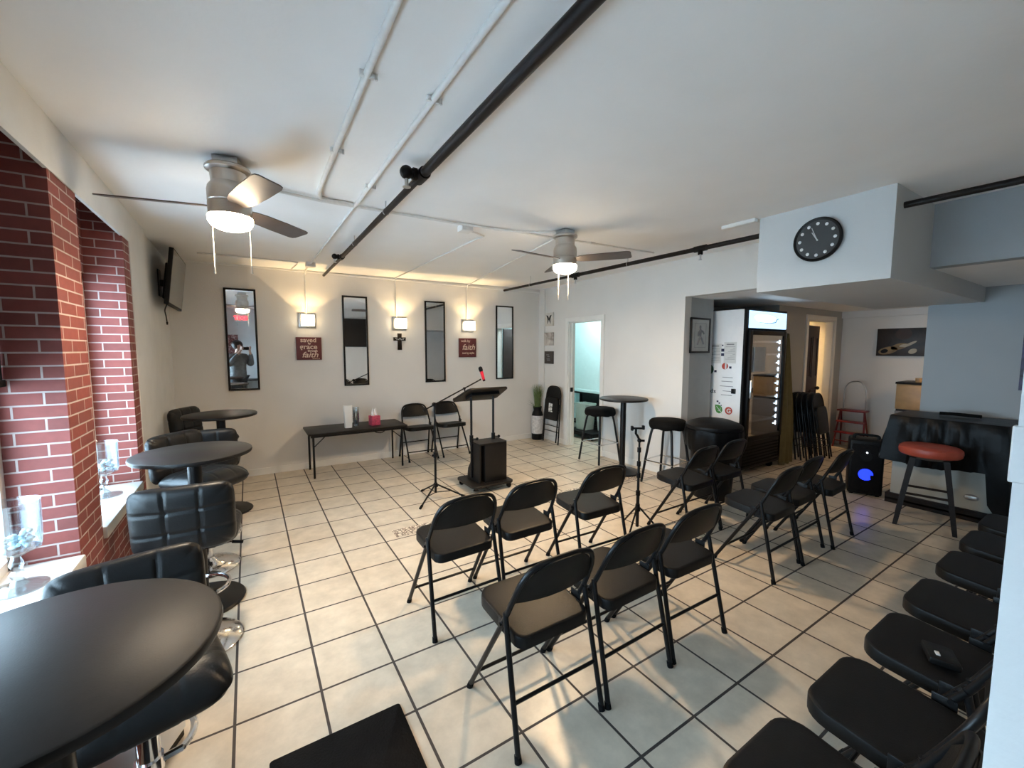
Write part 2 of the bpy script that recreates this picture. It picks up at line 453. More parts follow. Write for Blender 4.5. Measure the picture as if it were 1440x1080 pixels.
struct('wall_far', MB().bb(8.45, 8.57, -2.17, 0.95, 0, 2.3), m_wall)
struct('trim_far', MB().bb(8.40, 8.45, -2.05, 0.95, 2.08, 2.185), m_wall)
struct('wall_partition', MB().bb(6.26, 6.40, -2.05, -0.57, 0, 2.2), m_slate)
struct('wall_rear', MB().bb(1.05, 8.57, -2.17, -2.05, 0, 2.68), m_wall)
struct('wall_near', MB().bb(0.95, 1.05, -3.4, -1.884, 0, 2.66), m_jamb)
struct('trim_near', MB().bb(0.9485, 0.96, -1.90, -1.8795, 1.40, 1.475, 0.002), m_jamb)
struct('wall_entry', MB().bb(-0.86, 0.95, -3.4, -3.28, 0, 2.66), m_jamb)
struct('ceiling_alcove', MB().bb(XR + 0.12, 8.57, -2.05, 1.72, 2.185, 2.24), m_ceil)
struct('soffit_box', MB().bb(3.68, 6.26, -0.97, -0.12, 2.038, 2.66), m_blue)
# window side
struct('wall_left', MB().bb(-0.86, XL, 2.10, 2.68, 0, 2.34).bb(-0.86, -0.60, 2.68, YB, 0, 2.66), m_jamb)
mb = MB().bb(-0.86, -0.58, -3.28, 2.10, 0, 0.555)
for y0, y1 in ((-3.28, -2.60), (-1.95, -1.3), (0.65, 1.0), (1.92, 2.10)):
    mb.bb(-0.86, -0.58, y0, y1, 0.555, 2.64)
for y0, y1, z0 in ((-2.60, -1.95, 1.75), (-1.3, 0.65, 2.30), (1.0, 1.92, 2.06)): mb.bb(-0.86, -0.78, y0, y1, z0, 2.64)
struct('wall_brick', mb, m_brick)
struct('trim_beam', MB().bb(-0.592, XL, -3.28, 2.68, 2.34, 2.66).bb(-0.86, -0.592, 2.10, 2.68, 2.34, 2.66), m_jamb)
for i, (y0, y1, z1) in enumerate(((1.0, 1.92, 2.06), (-1.3, 0.65, 2.30), (-2.60, -1.95, 1.75))):
    mb = MB(); z0 = 0.62; f = 0.045
    mb.bb(-0.84, -0.79, y0, y0 + f, z0, z1).bb(-0.84, -0.79, y1 - f, y1, z0, z1).bb(-0.84, -0.79, y0, y1, z0, z0 + f).bb(-0.84, -0.79, y0, y1, z1 - f, z1)
    ym = (y0 + y1) / 2
    if y1 - y0 > 1: mb.bb(-0.84, -0.79, ym - 0.025, ym + 0.025, z0, z1)
    win = struct('window_%d' % (i + 1), mb, m_white)
    MB().bb(-0.817, -0.813, y0 + f, y1 - f, z0 + f, z1 - f).build('pane', m_glass, win)
    MB().bb(-0.86, -0.562, y0, y1, 0.555, 0.62, bevel=0.006).build('sill', m_sill, win)
struct('pavement', MB().bb(-9, -0.87, -9, 9, -0.3, -0.15), m_concrete)
t = thing('added_roller_shade', 'unseen dark roller shade added half lowered over the nearer window', 'window shade', (-0.765, -0.325, 0))  # unseen shade, added to keep daylight off the upper brick
MB().bb(-0.004, 0.004, -0.96, 0.96, 1.44, 2.26).build('cloth', m_rubber, t)
MB().bb(-0.012, 0.012, -0.965, 0.965, 1.41, 1.44, 0.003).build('bottom_rail', m_rubber, t)
MB().cyl((0, -0.965, 2.27), (0, 0.965, 2.27), 0.026, None, 14).build('roller', m_white, t)
# skirting
struct('baseboard_back', MB().bb(-0.60, XR, YB - 0.014, YB, 0, 0.085, 0.004), m_white)
struct('baseboard_right', MB().bb(XR - 0.014, XR, 3.25, YB, 0, 0.085, 0.004).bb(XR - 0.014, XR, 1.1, 2.40, 0, 0.085, 0.004), m_white)
# raceway where ceiling and back wall meet
struct('trim_back', MB().bb(-0.60, XR, YB - 0.022, YB, 2.535, 2.556, 0.003), m_white)
struct('trim_corner', MB().bb(XR - 0.02, XR, YB - 0.16, YB - 0.0, 0.085, 2.58), m_wall)
# doorway in the right wall: casing and jambs
mb = MB(); a, b2 = 2.46, 3.19
mb.bb(XR - 0.02, XR, a - 0.065, a, 0, 2.0, 0.004).bb(XR - 0.02, XR, b2, b2 + 0.065, 0, 2.0, 0.004).bb(XR - 0.02, XR, a - 0.065, b2 + 0.065, 2.0, 2.065, 0.004)
mb.bb(XR, XR + 0.12, a, a + 0.015, 0, 2.0).bb(XR, XR + 0.12, b2 - 0.015, b2, 0, 2.0).bb(XR, XR + 0.12, a, b2, 1.985, 2.0)
mb.bb(XR + 0.05, XR + 0.08, b2 - 0.03, b2 - 0.015, 0, 1.985)
d1 = struct('door_1', mb, m_white)
MB().bb(XR + 0.03, XR + 0.075, b2 - 0.035, b2 - 0.012, 0.88, 0.95, 0.004).build('strike_plate', m_black, d1)
MB().bb(XR + 0.13, XR + 0.80, a + 0.02, a + 0.06, 0.01, 1.98, 0.003).build('door_leaf', m_door, d1)
# room behind it
struct('wall_kitchen', MB().bb(4.59, 6.2, 1.9, 2.0, 0, 2.66).bb(6.1, 6.2, 2.0, 5.1, 0, 2.66).bb(4.59, 6.2, 5.0, 5.1, 0, 2.66).bb(4.47, 4.59, 4.10, 5.1, 0, 2.66), m_cyan)
# doorway to the lit room at the far end
mb = MB(); x0, x1, z1 = 7.22, 8.10, 2.02
for q0, q1 in ((0.93, 0.95),):
    mb.bb(x0 - 0.07, x0, q0, q1, 0, z1, 0.004).bb(x1, x1 + 0.07, q0, q1, 0, z1, 0.004).bb(x0 - 0.07, x1 + 0.07, q0, q1, z1, z1 + 0.07, 0.004)
mb.bb(x0, x0 + 0.015, 0.95, 1.05, 0, z1).bb(x1 - 0.015, x1, 0.95, 1.05, 0, z1).bb(x0, x1, 0.95, 1.05, z1 - 0.015, z1)
d2 = struct('door_2', mb, m_white)
mb = MB(); rot = RX(R(6.5), 3, 'Z'); W = 0.70
def dl(x, y): return Vector((7.24, 1.01, 0)) + rot @ Vector((x, y, 0))
c = dl(W / 2, 0); mb.box((c.x, c.y, 0.975), (W, 0.036, 1.93), rot)
for zz, h in ((0.55, 0.75), (1.45, 0.62)):
    for xx in (0.2, 0.5):
        for sx, sz, wd, hh in ((0, h / 2, 0.22, 0.018), (0, -h / 2, 0.22, 0.018), (-0.11, 0, 0.018, h), (0.11, 0, 0.018, h)):
            c = dl(xx + sx, -0.021); mb.box((c.x, c.y, zz + sz), (wd, 0.012, hh), rot)
lf = mb.build('door_leaf', m_door, d2, smooth=False)
c = dl(0.64, -0.05); MB().ball((c.x, c.y, 0.95), 0.028).cyl((c.x, c.y + 0.04, 0.95), (c.x, c.y, 0.95), 0.012).build('door_knob', m_black, lf)
struct('wall_washroom', MB().bb(6.9, 6.98, 1.05, 2.6, 0, 2.3).bb(8.57, 8.65, 1.0, 2.6, 0, 2.3).bb(6.9, 8.65, 2.6, 2.68, 0, 2.3), m_wall)

# ================================================================== lamps of the neighbouring rooms
def flat_light(name, label, x, y, z, s, e, colr, group=None):
    t = thing(name, label, 'ceiling light', (x, y, z), 0, group)
    MB().bb(-s / 2 - 0.02, s / 2 + 0.02, -s / 2 - 0.02, s / 2 + 0.02, -0.03, 0, 0.004).build('frame', m_white, t)
    MB().bb(-s / 2, s / 2, -s / 2, s / 2, -0.035, -0.03).build('diffuser', mat(name + '_diffuser', (0.9, 0.9, 0.9), 0.5, emit=colr, estr=e), t)
flat_light('ceiling_panel_light', 'square cool white ceiling panel light in the room behind the open white doorway', 5.2, 3.4, zc(5.2, 3.4), 0.5, 28, (0.80, 0.96, 1.0))
flat_light('washroom_light', 'warm ceiling light in the small room behind the dark brown door', 7.9, 1.75, 2.28, 0.3, 150, (1.0, 0.66, 0.30))
flat_light('passage_light', 'warm ceiling light in the passage behind the blue-grey wall', 7.45, -1.30, 2.185, 0.25, 55, (1.0, 0.66, 0.38))
struct('ceiling_washroom', MB().bb(6.9, 8.65, 1.05, 2.68, 2.28, 2.36), m_ceil)

# ================================================================== folding chairs
def make_chair():
    t = thing('folding_chair', 'x', 'chair')
    J = (0.202, -0.10, 0.525)
    for s in (-1, 1):
        l = MB().tube([(s * 0.212, 0.21, 0.012), (s * J[0], J[1], J[2])], 0.0115, 10).build('leg', m_black, t)
        MB().cyl((s * 0.2125, 0.213, 0.0), (s * 0.2115, 0.200, 0.028), 0.015, 0.0135, 10).build('foot_cap', m_rubber, l)
        l = MB().tube([(s * 0.218, -0.21, 0.012), (s * 0.206, -0.095, 0.535)], 0.0115, 10).build('leg', m_black, t)
        MB().cyl((s * 0.2182, -0.2105, 0.0), (s * 0.2175, -0.204, 0.028), 0.015, 0.0135, 10).build('foot_cap', m_rubber, l)
        MB().cyl((s * 0.188, -0.07, 0.475), (s * 0.222, -0.07, 0.475), 0.009, None, 10).box((s * 0.194, -0.055, 0.455), (0.006, 0.06, 0.05), bevel=0.002).build('hinge', m_black, t)
    half = [(0.2015, -0.102, 0.53), (0.196, -0.135, 0.60), (0.184, -0.168, 0.675), (0.150, -0.190, 0.731), (0.085, -0.201, 0.753), (0, -0.204, 0.758)]
    pts = [(-x, y, z) for x, y, z in half] + half[::-1][1:]
    MB().tube(cat(pts, 5), 0.0115, 10).build('back_frame', m_black, t)
    G = []
    for j in range(9):
        q = j / 8; row = []
        for i in range(17):
            u = -1 + i / 8
            zb = 0.578 + 0.012 * u * u; zt = 0.760 - 0.100 * abs(u) ** 3.2
            z = zb + (zt - zb) * q
            hw = 0.198 if z < 0.6 else 0.198 - 0.012 * min(1, (z - 0.6) / 0.08)
            yy = -0.125 - 0.085 * min(1, (z - 0.575) / 0.18) ** 0.8
            row.append((u * hw * (1 - 0.02 * q), yy - 0.028 * (1 - u * u) + 0.012 * q, z))
        G.append(row)
    MB().sheet(G, 0.006).build('backrest', m_vinyl, t)
    mb = MB(); loops = []
    for z, sc in ((0.0, 0.975), (0.004, 1.0), (0.042, 1.0), (0.049, 0.99), (0.052, 0.965), (0.0525, 0.93), (0.0525, 0.6), (0.0525, 0.05)):
        L = rrect(0.372 * sc, 0.36 * sc, 0.075 * sc, 6, 0.045 * sc)
        loops.append([(x * (1 + 0.10 * y), y + 0.015, 0.398 + z + 0.085 * (y + 0.17)) for x, y in L])
    mb.loft(loops).build('seat', m_vinyl, t)
    MB().tube([(-0.205, -0.168, 0.205), (0.205, -0.168, 0.205)], 0.008, 8).build('crossbar', m_black, t)
    MB().tube([(-0.208, 0.142, 0.125), (0.208, 0.142, 0.125)], 0.008, 8).build('crossbar', m_black, t)
    return t
chair = make_chair()
G1 = 'folding chairs set out in rows facing the lectern'
G2 = 'folding chairs lined up along the side wall'
G3 = 'folding chairs against the mirror wall'
spots = [
 (1.135, -0.555, 0, 'black folding chair at the window end of the row nearest the floor mat', G1),
 (1.597, -0.560, 1, 'black folding chair in the middle of the row nearest the floor mat', G1),
 (2.074, -0.553, -1, 'black folding chair at the aisle end of the row nearest the floor mat', G1),
 (1.112, 0.235, 1, 'black folding chair at the window end of the row nearest the lectern', G1),
 (1.580, 0.255, 0, 'black folding chair in the middle of the row nearest the lectern', G1),
 (2.190, 0.235, -2, 'black folding chair beside the thin phone tripod, at the aisle end of its row', G1),
 (3.310, 0.212, 1, 'black folding chair across the aisle, in front of the tall stool by the wall corner', G1),
 (3.790, 0.235, 0, 'black folding chair right in front of the black bagged bin', G1),
 (3.245, -0.455, 1, 'black folding chair at the aisle end of the row beside the blue-lit speaker', G1),
 (3.690, -0.412, 2, 'black folding chair in the middle of the row beside the blue-lit speaker', G1),
 (4.155, -0.450, 3, 'black folding chair closest to the blue-lit speaker', G1),
 (1.262, -1.62, 0, 'black folding chair beside the near white wall edge, first of the wall-side row', G2),
 (1.732, -1.625, 0, 'black folding chair second in the wall-side row from the near white wall edge', G2),
 (2.202, -1.625, 0, 'black folding chair in the wall-side row with a black wallet on its seat', G2),
 (2.672, -1.615, 0, 'black folding chair of the wall-side row, next beyond the one holding the wallet', G2),
 (3.180, -1.61, 0, 'black folding chair fifth in the wall-side row from the near white wall edge', G2),
 (3.655, -1.605, 0, 'black folding chair last but one in the wall-side row, towards the covered cabinet', G2),
 (4.125, -1.60, 0, 'black folding chair farthest along the wall-side row, nearest the covered cabinet', G2),
 (2.150, 3.745, 180, 'black folding chair against the mirror wall beside the end of the low table', G3),
 (2.650, 3.750, 182, 'black folding chair against the mirror wall behind the lectern', G3),
]
for i, (x, y, a, lb, g) in enumerate(spots):
    place(chair, i == 0, (x, y, 0), R(a), lb, g)

# folded-up chairs
def make_folded():
    t = thing('folded_chair', 'x', 'folded chair')       # stands flat in the local xz plane, thickness along y
    for s in (-1, 1):
        MB().tube([(s * 0.212, 0.012, 0.0), (s * 0.205, 0.0, 0.62)], 0.011, 8).build('leg', m_black, t)
        MB().tube([(s * 0.190, -0.022, 0.03), (s * 0.188, -0.016, 0.66)], 0.011, 8).build('leg', m_black, t)
    half = [(0.205, 0, 0.62), (0.200, 0.0, 0.74), (0.188, 0.0, 0.84), (0.15, 0.0, 0.915), (0.085, 0.0, 0.945), (0, 0.0, 0.95)]
    MB().tube(cat([(-x, y, z) for x, y, z in half] + half[::-1][1:], 5), 0.011, 8).build('back_frame', m_black, t)
    G = []
    for j in range(7):
        q = j / 6
        G.append([(u * 0.198, 0.012 * (1 - u * u), (0.735 + 0.01 * u * u) + (0.95 - 0.115 * abs(u) ** 3.2 - 0.735 - 0.01 * u * u) * q) for u in [-1 + i / 7 for i in range(15)]])
    MB().sheet(G, 0.006).build('backrest', m_vinyl, t)
    loops = []
    for y, sc in ((-0.02, 0.94), (-0.018, 0.99), (0.012, 1.0), (0.018, 0.96)):
        loops.append([(x, y - 0.02, z + 0.575) for x, z in rrect(0.37 * sc, 0.38 * sc, 0.07 * sc, 5, 0.045 * sc)])
    MB().loft(loops).build('seat', m_vinyl, t)
    for z in (0.20, 0.29):
        MB().tube([(-0.2, -0.004, z), (0.2, -0.004, z)], 0.007, 8).build('crossbar', m_black, t)
    return t
fc = make_folded()
fc.location = (4.33, 3.48, 0.004); fc.rotation_euler = (R(-5), 0, R(-92))
tag(fc, 'folded black chair with white seat stickers leaning beside the potted grass', 'folded chair')
copies = []
for k in range(5):
    c = copy_tree(fc)
    c.location = (6.88 + 0.012 * k, 0.755 - 0.060 * k, 0.004); c.rotation_euler = (R(-9), 0, R(1.5 * k - 3))
    copies.append(c)
    tag(c, ['folded black chair innermost of the leaning stack, against the grey wall', 'folded black chair second in the leaning stack from the grey wall', 'folded black chair in the middle of the leaning stack of five',
            'folded black chair last but one in the leaning stack, counted from the grey wall', 'folded black chair outermost of the leaning stack, facing the room'][k], 'folded chair', 'folded chairs stacked beside the drinks fridge')
mb = MB()
for x0, x1, z0, z1 in ((-0.055, -0.015, 0.60, 0.665), (-0.005, 0.045, 0.612, 0.66), (-0.055, -0.012, 0.535, 0.592), (-0.004, 0.04, 0.548, 0.598), (-0.05, -0.02, 0.52, 0.53), (0.0, 0.055, 0.52, 0.54)):
    mb.bb(x0, x1, -0.0425, -0.0408, z0, z1)
mb.build('sticker', m_paper, fc, label='white stickers')

# ================================================================== pub tables and stools on the window side
def make_table():
    t = thing('pub_table', 'x', 'table')
    MB().lathe([(0.0, 0.928), (0.285, 0.928), (0.297, 0.932), (0.300, 0.942), (0.298, 0.952), (0.292, 0.955), (0.0, 0.955)], n=56).build('tabletop', m_laminate, t)
    MB().cyl((0, 0, 0.02), (0, 0, 0.925), 0.036, None, 24).build('column', m_black, t)
    MB().lathe([(0.0, 0.0), (0.222, 0.0), (0.226, 0.008), (0.218, 0.018), (0.12, 0.034), (0.06, 0.055), (0.042, 0.09), (0.0, 0.09)], n=44).build('base', m_black, t)
    MB().box((0, 0, 0.918), (0.3, 0.05, 0.018)).box((0, 0, 0.918), (0.05, 0.3, 0.018)).build('bracket', m_black, t)
    return t
table = make_table()
GT = 'round black pub tables'
for i, (x, y, lb) in enumerate(((-0.262, -0.82, 'round black pub table nearest the camera, cut by the picture corner'),
                                (-0.187, 1.115, 'round black pub table between two black leather stools, by the second window'),
                                (-0.130, 2.800, 'round black pub table in the corner below the wall television'),
                                (4.110, 1.680, 'round black pub table between the two backless stools by the white doorway'))):
    place(table, i == 0, (x, y, 0), 0, lb, GT)

def make_stool():
    t = thing('bar_stool', 'x', 'bar stool')            # faces +y
    MB().lathe([(0.0, 0.0), (0.190, 0.0), (0.195, 0.006), (0.185, 0.016), (0.12, 0.030), (0.06, 0.046), (0.036, 0.075), (0.0, 0.075)], n=44).build('base', m_chrome, t)
    MB().cyl((0, 0, 0.06), (0, 0, 0.40), 0.030, None, 24).build('column', m_chrome, t)
    MB().cyl((0, 0, 0.38), (0, 0, 0.60), 0.019, None, 18).build('piston', m_chrome, t)
    ring = [(0.13 * math.sin(a), 0.10 + 0.13 * math.cos(a), 0.26) for a in [R(-140 + 280 * i / 22) for i in range(23)]]
    MB().tube(ring, 0.011, 8).tube([ring[0], (0, 0, 0.26)], 0.011, 8).tube([ring[-1], (0, 0, 0.26)], 0.011, 8).cyl((0, 0, 0.235), (0, 0, 0.285), 0.037, None, 18).build('footrest', m_chrome, t)
    MB().box((0, 0, 0.592), (0.20, 0.20, 0.02), bevel=0.003).build('seat_plate', m_black, t)
    lv = MB().tube([(0.03, 0, 0.58), (0.12, -0.02, 0.575), (0.19, -0.03, 0.565)], 0.005, 6).build('lever', m_chrome, t)
    MB().tube([(0.165, -0.026, 0.569), (0.215, -0.034, 0.56)], 0.009, 8).build('lever_grip', m_rubber, lv)
    def seat(u, v):
        return Vector((u * 0.205, v * 0.20 + 0.02, 0.652 - 0.03 * max(0, v - 0.35) ** 2 * 2)), Vector((0, -0.0, 1))
    MB().pad(seat, 0.125, 3, 3, power=5).build('seat', m_leather, t)
    def back(u, v):
        z = 0.80 + v * 0.165
        y = -0.185 - 0.035 * (v + 1) / 2 - 0.015 * (1 - u * u)
        return Vector((u * 0.205, y, z)), Vector((0, 1, 0.1)).normalized()
    MB().pad(back, 0.080, 3, 3, groove=0.011).build('backrest', m_leather, t)
    return t
stool = make_stool()
GS = 'black leather swivel stools at the window tables'
for i, (x, y, z, a, lb) in enumerate((
        (-0.205, -0.350, 0, 194, 'black leather swivel stool tucked under the pub table nearest the camera'),
        (-0.165, 0.690, 0, -3, 'black leather swivel stool showing its tufted back on the camera side of the second table'),
        (-0.190, 1.620, 0, 228, 'black leather swivel stool with its tufted front behind the second table'),
        (-0.185, 2.305, 0, -2, 'black leather swivel stool on the camera side of the corner table'),
        (-0.268, 3.20, 0, 240, 'black leather swivel stool in the corner below the wall television'))):
    place(stool, i == 0, (x, y, z), R(a), lb, GS)
s1 = [o for o in bpy.data.objects if o.get('label', '').startswith('black leather swivel stool tucked')][0]

# white low cabinet beside the first stool
t = thing('low_cabinet', 'low white cabinet standing on the floor under the windows beside the nearest stool', 'cabinet', (-0.335, 0.03, 0), R(-24))
MB().bb(-0.14, 0.14, -0.07, 0.10, 0.03, 0.42, 0.004).build('body', m_white_p, t)
MB().bb(-0.13, 0.135, -0.065, 0.095, 0, 0.03).build('plinth', m_darkwood, t)
MB().bb(0.139, 0.146, -0.06, 0.09, 0.05, 0.40, 0.002).build('door', m_white_p, t)

# goblets on the window sills
def make_goblet():
    t = thing('glass_goblet', 'x', 'goblet')
    MB().lathe([(0.0, 0.0), (0.085, 0.0), (0.085, 0.006), (0.03, 0.018), (0.016, 0.04), (0.024, 0.06), (0.014, 0.075), (0.022, 0.10), (0.013, 0.13), (0.012, 0.135), (0.0, 0.135)], n=28).build('stem', m_goblet, t)
    MB().lathe([(0.0, 0.135), (0.03, 0.138), (0.072, 0.16), (0.078, 0.19), (0.080, 0.345), (0.083, 0.352), (0.080, 0.352), (0.076, 0.345), (0.074, 0.19), (0.068, 0.166), (0.0, 0.15)], n=32).build('bowl', m_goblet, t)
    mb = MB(); rr = random.Random(3)
    for _ in range(34):
        a, q = rr.uniform(0, 6.283), rr.uniform(0, 0.05)
        mb.ball((q * math.cos(a), q * math.sin(a), 0.17 + rr.uniform(0, 0.055)), (rr.uniform(0.009, 0.014), rr.uniform(0.009, 0.014), 0.008), 8, 6)
    o = mb.build('glass_gems', mat('glass_gem', (0.62, 0.74, 0.78), 0.1, var=0.3), t); o['kind'] = 'stuff'
    return t
gb = make_goblet()
place(gb, True, (-0.695, 0.40, 0.62), 0, 'tall glass goblet of pebbles on the nearer window sill', 'glass goblets on the sills')
place(gb, False, (-0.705, 1.64, 0.62), 0.5, 'tall glass goblet on the farther window sill', 'glass goblets on the sills')

# floor mat
t = MB(); L = rrect(0.50, 0.90, 0.012, 3)
t.loft([[(x + 0.365, y - 0.712, z) for x, y in [(a * s, b * s) for a, b in L]] for z, s in ((0.0, 1.0), (0.006, 1.0), (0.010, 0.985), (0.010, 0.1))])
o = t.build('floor_mat', m_rubber); tag(o, 'black rectangular rubber mat lying on the tiles in the foreground', 'mat')

# seat heights differ from stool to stool
def shift(root, dz):
    for c in root.children:
        if c.name.split('.')[0] in ('seat', 'backrest', 'seat_plate', 'lever'): c.location.z += dz
for o in [o for o in bpy.data.objects if o.get('category') == 'bar stool' and o.get('group') == GS]:
    if 'tucked' in o['label']:
        shift(o, -0.10)
        for c in o.children:
            if c.name.startswith('footrest'): c.rotation_euler = (0, 0, R(180))
    elif 'in the corner' in o['label'] or 'tufted front' in o['label']: shift(o, 0.01)
    else: shift(o, -0.035)

# ================================================================== ceiling fans
def make_fan():
    t = thing('ceiling_fan', 'x', 'ceiling fan')          # z = 0 at the ceiling
    MB().box((0, 0, -0.022), (0.115, 0.115, 0.044), RX(R(30), 3, 'Z'), bevel=0.003).build('mounting_box', m_silver, t)
    MB().lathe([(0.0, -0.042), (0.100, -0.042), (0.106, -0.048), (0.106, -0.062), (0.098, -0.068), (0.085, -0.072), (0.082, -0.125), (0.084, -0.130), (0.0, -0.130)], n=40).build('canopy', m_nickel, t)
    MB().lathe([(0.0, -0.130), (0.084, -0.130), (0.098, -0.15), (0.102, -0.17), (0.102, -0.225), (0.099, -0.228), (0.099, -0.234), (0.102, -0.237), (0.101, -0.30), (0.0, -0.30)], n=40).build('motor_housing', m_nickel, t)
    dd = MB().lathe([(0.0, -0.30), (0.104, -0.30), (0.106, -0.306), (0.104, -0.330), (0.090, -0.352), (0.06, -0.366), (0.0, -0.372)], n=40).build('light_diffuser', m_diff, t)
    for k in range(3):
        a = R(120 * k)
        loops = []
        rr = RX(a, 4, 'Z')
        L = []
        for x, hw in ((0.085, 0.030), (0.13, 0.050), (0.20, 0.060), (0.36, 0.066), (0.53, 0.066), (0.555, 0.060), (0.565, 0.045)):
            loops.append((x, hw))
        lo = []
        for x, hw in loops:
            tilt = R(-13)
            ring = []
            for yy, zz in ((-hw, -0.003), (hw, -0.003), (hw, 0.003), (-hw, 0.003)):
                p = Vector((x, yy * math.cos(tilt) - zz * math.sin(tilt), -0.250 + yy * math.sin(tilt) + zz * math.cos(tilt)))
                ring.append(rr @ p)
            lo.append(ring)
        MB().loft(lo).build('blade', m_blade, t)
    return t
fan = make_fan()
fan2 = copy_tree(fan)
for o, (x, y), a, lb in ((fan, (0.068, 0.80), 47, 'brushed nickel three-blade ceiling fan with lit lamp, near the brick piers'),
                         (fan2, (2.515, 0.935), 66, 'brushed nickel three-blade ceiling fan with lit lamp, above the lectern end of the aisle')):
    o.location = (x, y, zc(x, y)); o.rotation_euler = (0, 0, R(a)); o['label'] = lb; o['group'] = 'ceiling fans'
for o, (x, y), a, offs in ((fan, (0.068, 0.80), 47, (-0.100, 0.102)), (fan2, (2.515, 0.935), 66, (-0.055, 0.030))):
    for q, ln in zip(offs, (0.30, 0.285)):
        v = RX(R(-a), 3, 'Z') @ Vector((0.845 * q, -0.535 * q, 0))
        n = max(0.101, v.length) if abs(q) > 0.09 else v.length
        v = v.normalized() * n
        z0 = -0.29 if abs(q) > 0.09 else -0.335
        c = MB().cyl((v.x, v.y, z0), (v.x, v.y, -0.56), 0.0022, None, 6).build('pull_chain', mat('pull_chain', (0.72, 0.66, 0.55), 0.4, metal=0.3), o)
        MB().cyl((v.x, v.y, -0.56), (v.x, v.y, -0.60), 0.004, 0.0055, 8).build('chain_pull', m_silver, c)
# the fan lamps shine from just under their diffusers
for (x, y), pw, cl in zip(((0.068, 0.80), (2.515, 0.935)), FAN_W, WARM):
    l = lamp('fan_lamp', 'AREA', (x, y, zc(x, y) - 0.376), pw, cl, 0.19)
    l.data.shape = 'DISK'; l.data.spread = R(150 if x < 1 else 180)

# ================================================================== pipes under the ceiling
def pipe_thing(name, label, catg='pipe', group=None): return thing(name, label, catg, (0, 0, 0), 0, group)
t = pipe_thing('sprinkler_pipe', 'dark sprinkler pipe crossing the middle of the ceiling between the fans', 'sprinkler pipe', 'sprinkler pipes')
def zp(x, y, d): return zc(x, y) - d
PX = 0.967
MB().tube([(0.955, -2.7, zp(PX, -2.7, 0.072)), (PX, 0.26, zp(PX, 0.26, 0.072))], 0.026, 16).build('pipe', m_pipe, t)
MB().tube([(PX, 0.26, zp(PX, 0.26, 0.072)), (PX, 2.62, zp(PX, 2.62, 0.072))], 0.020, 14).build('pipe', m_pipe, t)
MB().tube([(PX, 2.62, zp(PX, 2.62, 0.072)), (PX, 3.80, zp(PX, 3.8, 0.072))], 0.0165, 14).build('pipe', m_pipe, t)
for yy, k in ((0.30, 1.0), (2.62, 0.78)):
    z = zp(PX, yy, 0.072)
    f = MB().cyl((PX, yy - 0.055 * k, z), (PX, yy + 0.055 * k, z), 0.034 * k, None, 14).cyl((PX - 0.09 * k, yy, z), (PX, yy, z), 0.027 * k, None, 14).ball((PX - 0.085 * k, yy, z), 0.036 * k, 14, 9).cyl((PX - 0.03 * k, yy, z), (PX - 0.05 * k, yy, z), 0.033 * k, None, 14).build('tee_fitting', m_plastic, t)
    MB().cyl((PX - 0.085 * k, yy, z - 0.03 * k), (PX - 0.085 * k, yy, z - 0.075 * k), 0.010 * k, None, 10).cyl((PX - 0.085 * k, yy, z - 0.075 * k), (PX - 0.085 * k, yy, z - 0.079 * k), 0.022 * k, None, 12).build('sprinkler_head', m_silver, f)
for yy in (1.0, 2.0):
    z = zp(PX, yy, 0.072)
    MB().tube([(PX + 0.022 * math.sin(R(a)), yy, z + 0.022 * math.cos(R(a))) for a in range(-150, 151, 30)], 0.003, 6).cyl((PX, yy, z + 0.02), (PX, yy, zc(PX, yy)), 0.004, None, 8).build('hanger', m_silver, t)
t = pipe_thing('sprinkler_pipe', 'dark sprinkler pipe running along the top of the doorway wall past the second fan', 'sprinkler pipe', 'sprinkler pipes')
def RP(y): return (3.508 + (3.58 - y) * 0.0629, y, 2.472 + (3.58 - y) * 0.0097)
MB().tube([RP(3.60), RP(2.05)], 0.0165, 14).build('pipe', m_pipe, t)
MB().tube([RP(2.05), RP(-0.1), ], 0.021, 14).build('pipe', m_pipe, t)
MB().tube([RP(-0.98), RP(-2.04)], 0.021, 14).build('pipe', m_pipe, t)
for yy, head in ((2.05, 1), (0.42, 1)):
    p = Vector(RP(yy)); f = MB().cyl(RP(yy - 0.06), RP(yy + 0.06), 0.028, None, 14).cyl(p, p + Vector((0, 0, -0.055)), 0.022, None, 12).build('tee_fitting', m_plastic, t)
    MB().cyl(p + Vector((0, 0, -0.05)), p + Vector((0, 0, -0.10)), 0.009, None, 10).cyl(p + Vector((0, 0, -0.10)), p + Vector((0, 0, -0.104)), 0.018, None, 12).build('sprinkler_head', m_silver, f)
for yy in (2.95, 1.25):
    p = Vector(RP(yy)); zt = zc(p.x, p.y)
    MB().tube([(p.x + 0.024 * math.sin(R(a)), yy, p.z + 0.024 * math.cos(R(a))) for a in range(-150, 151, 30)], 0.003, 6).cyl((p.x, yy, p.z + 0.02), (p.x, yy, zt), 0.004, None, 8).build('hanger', m_silver, t)

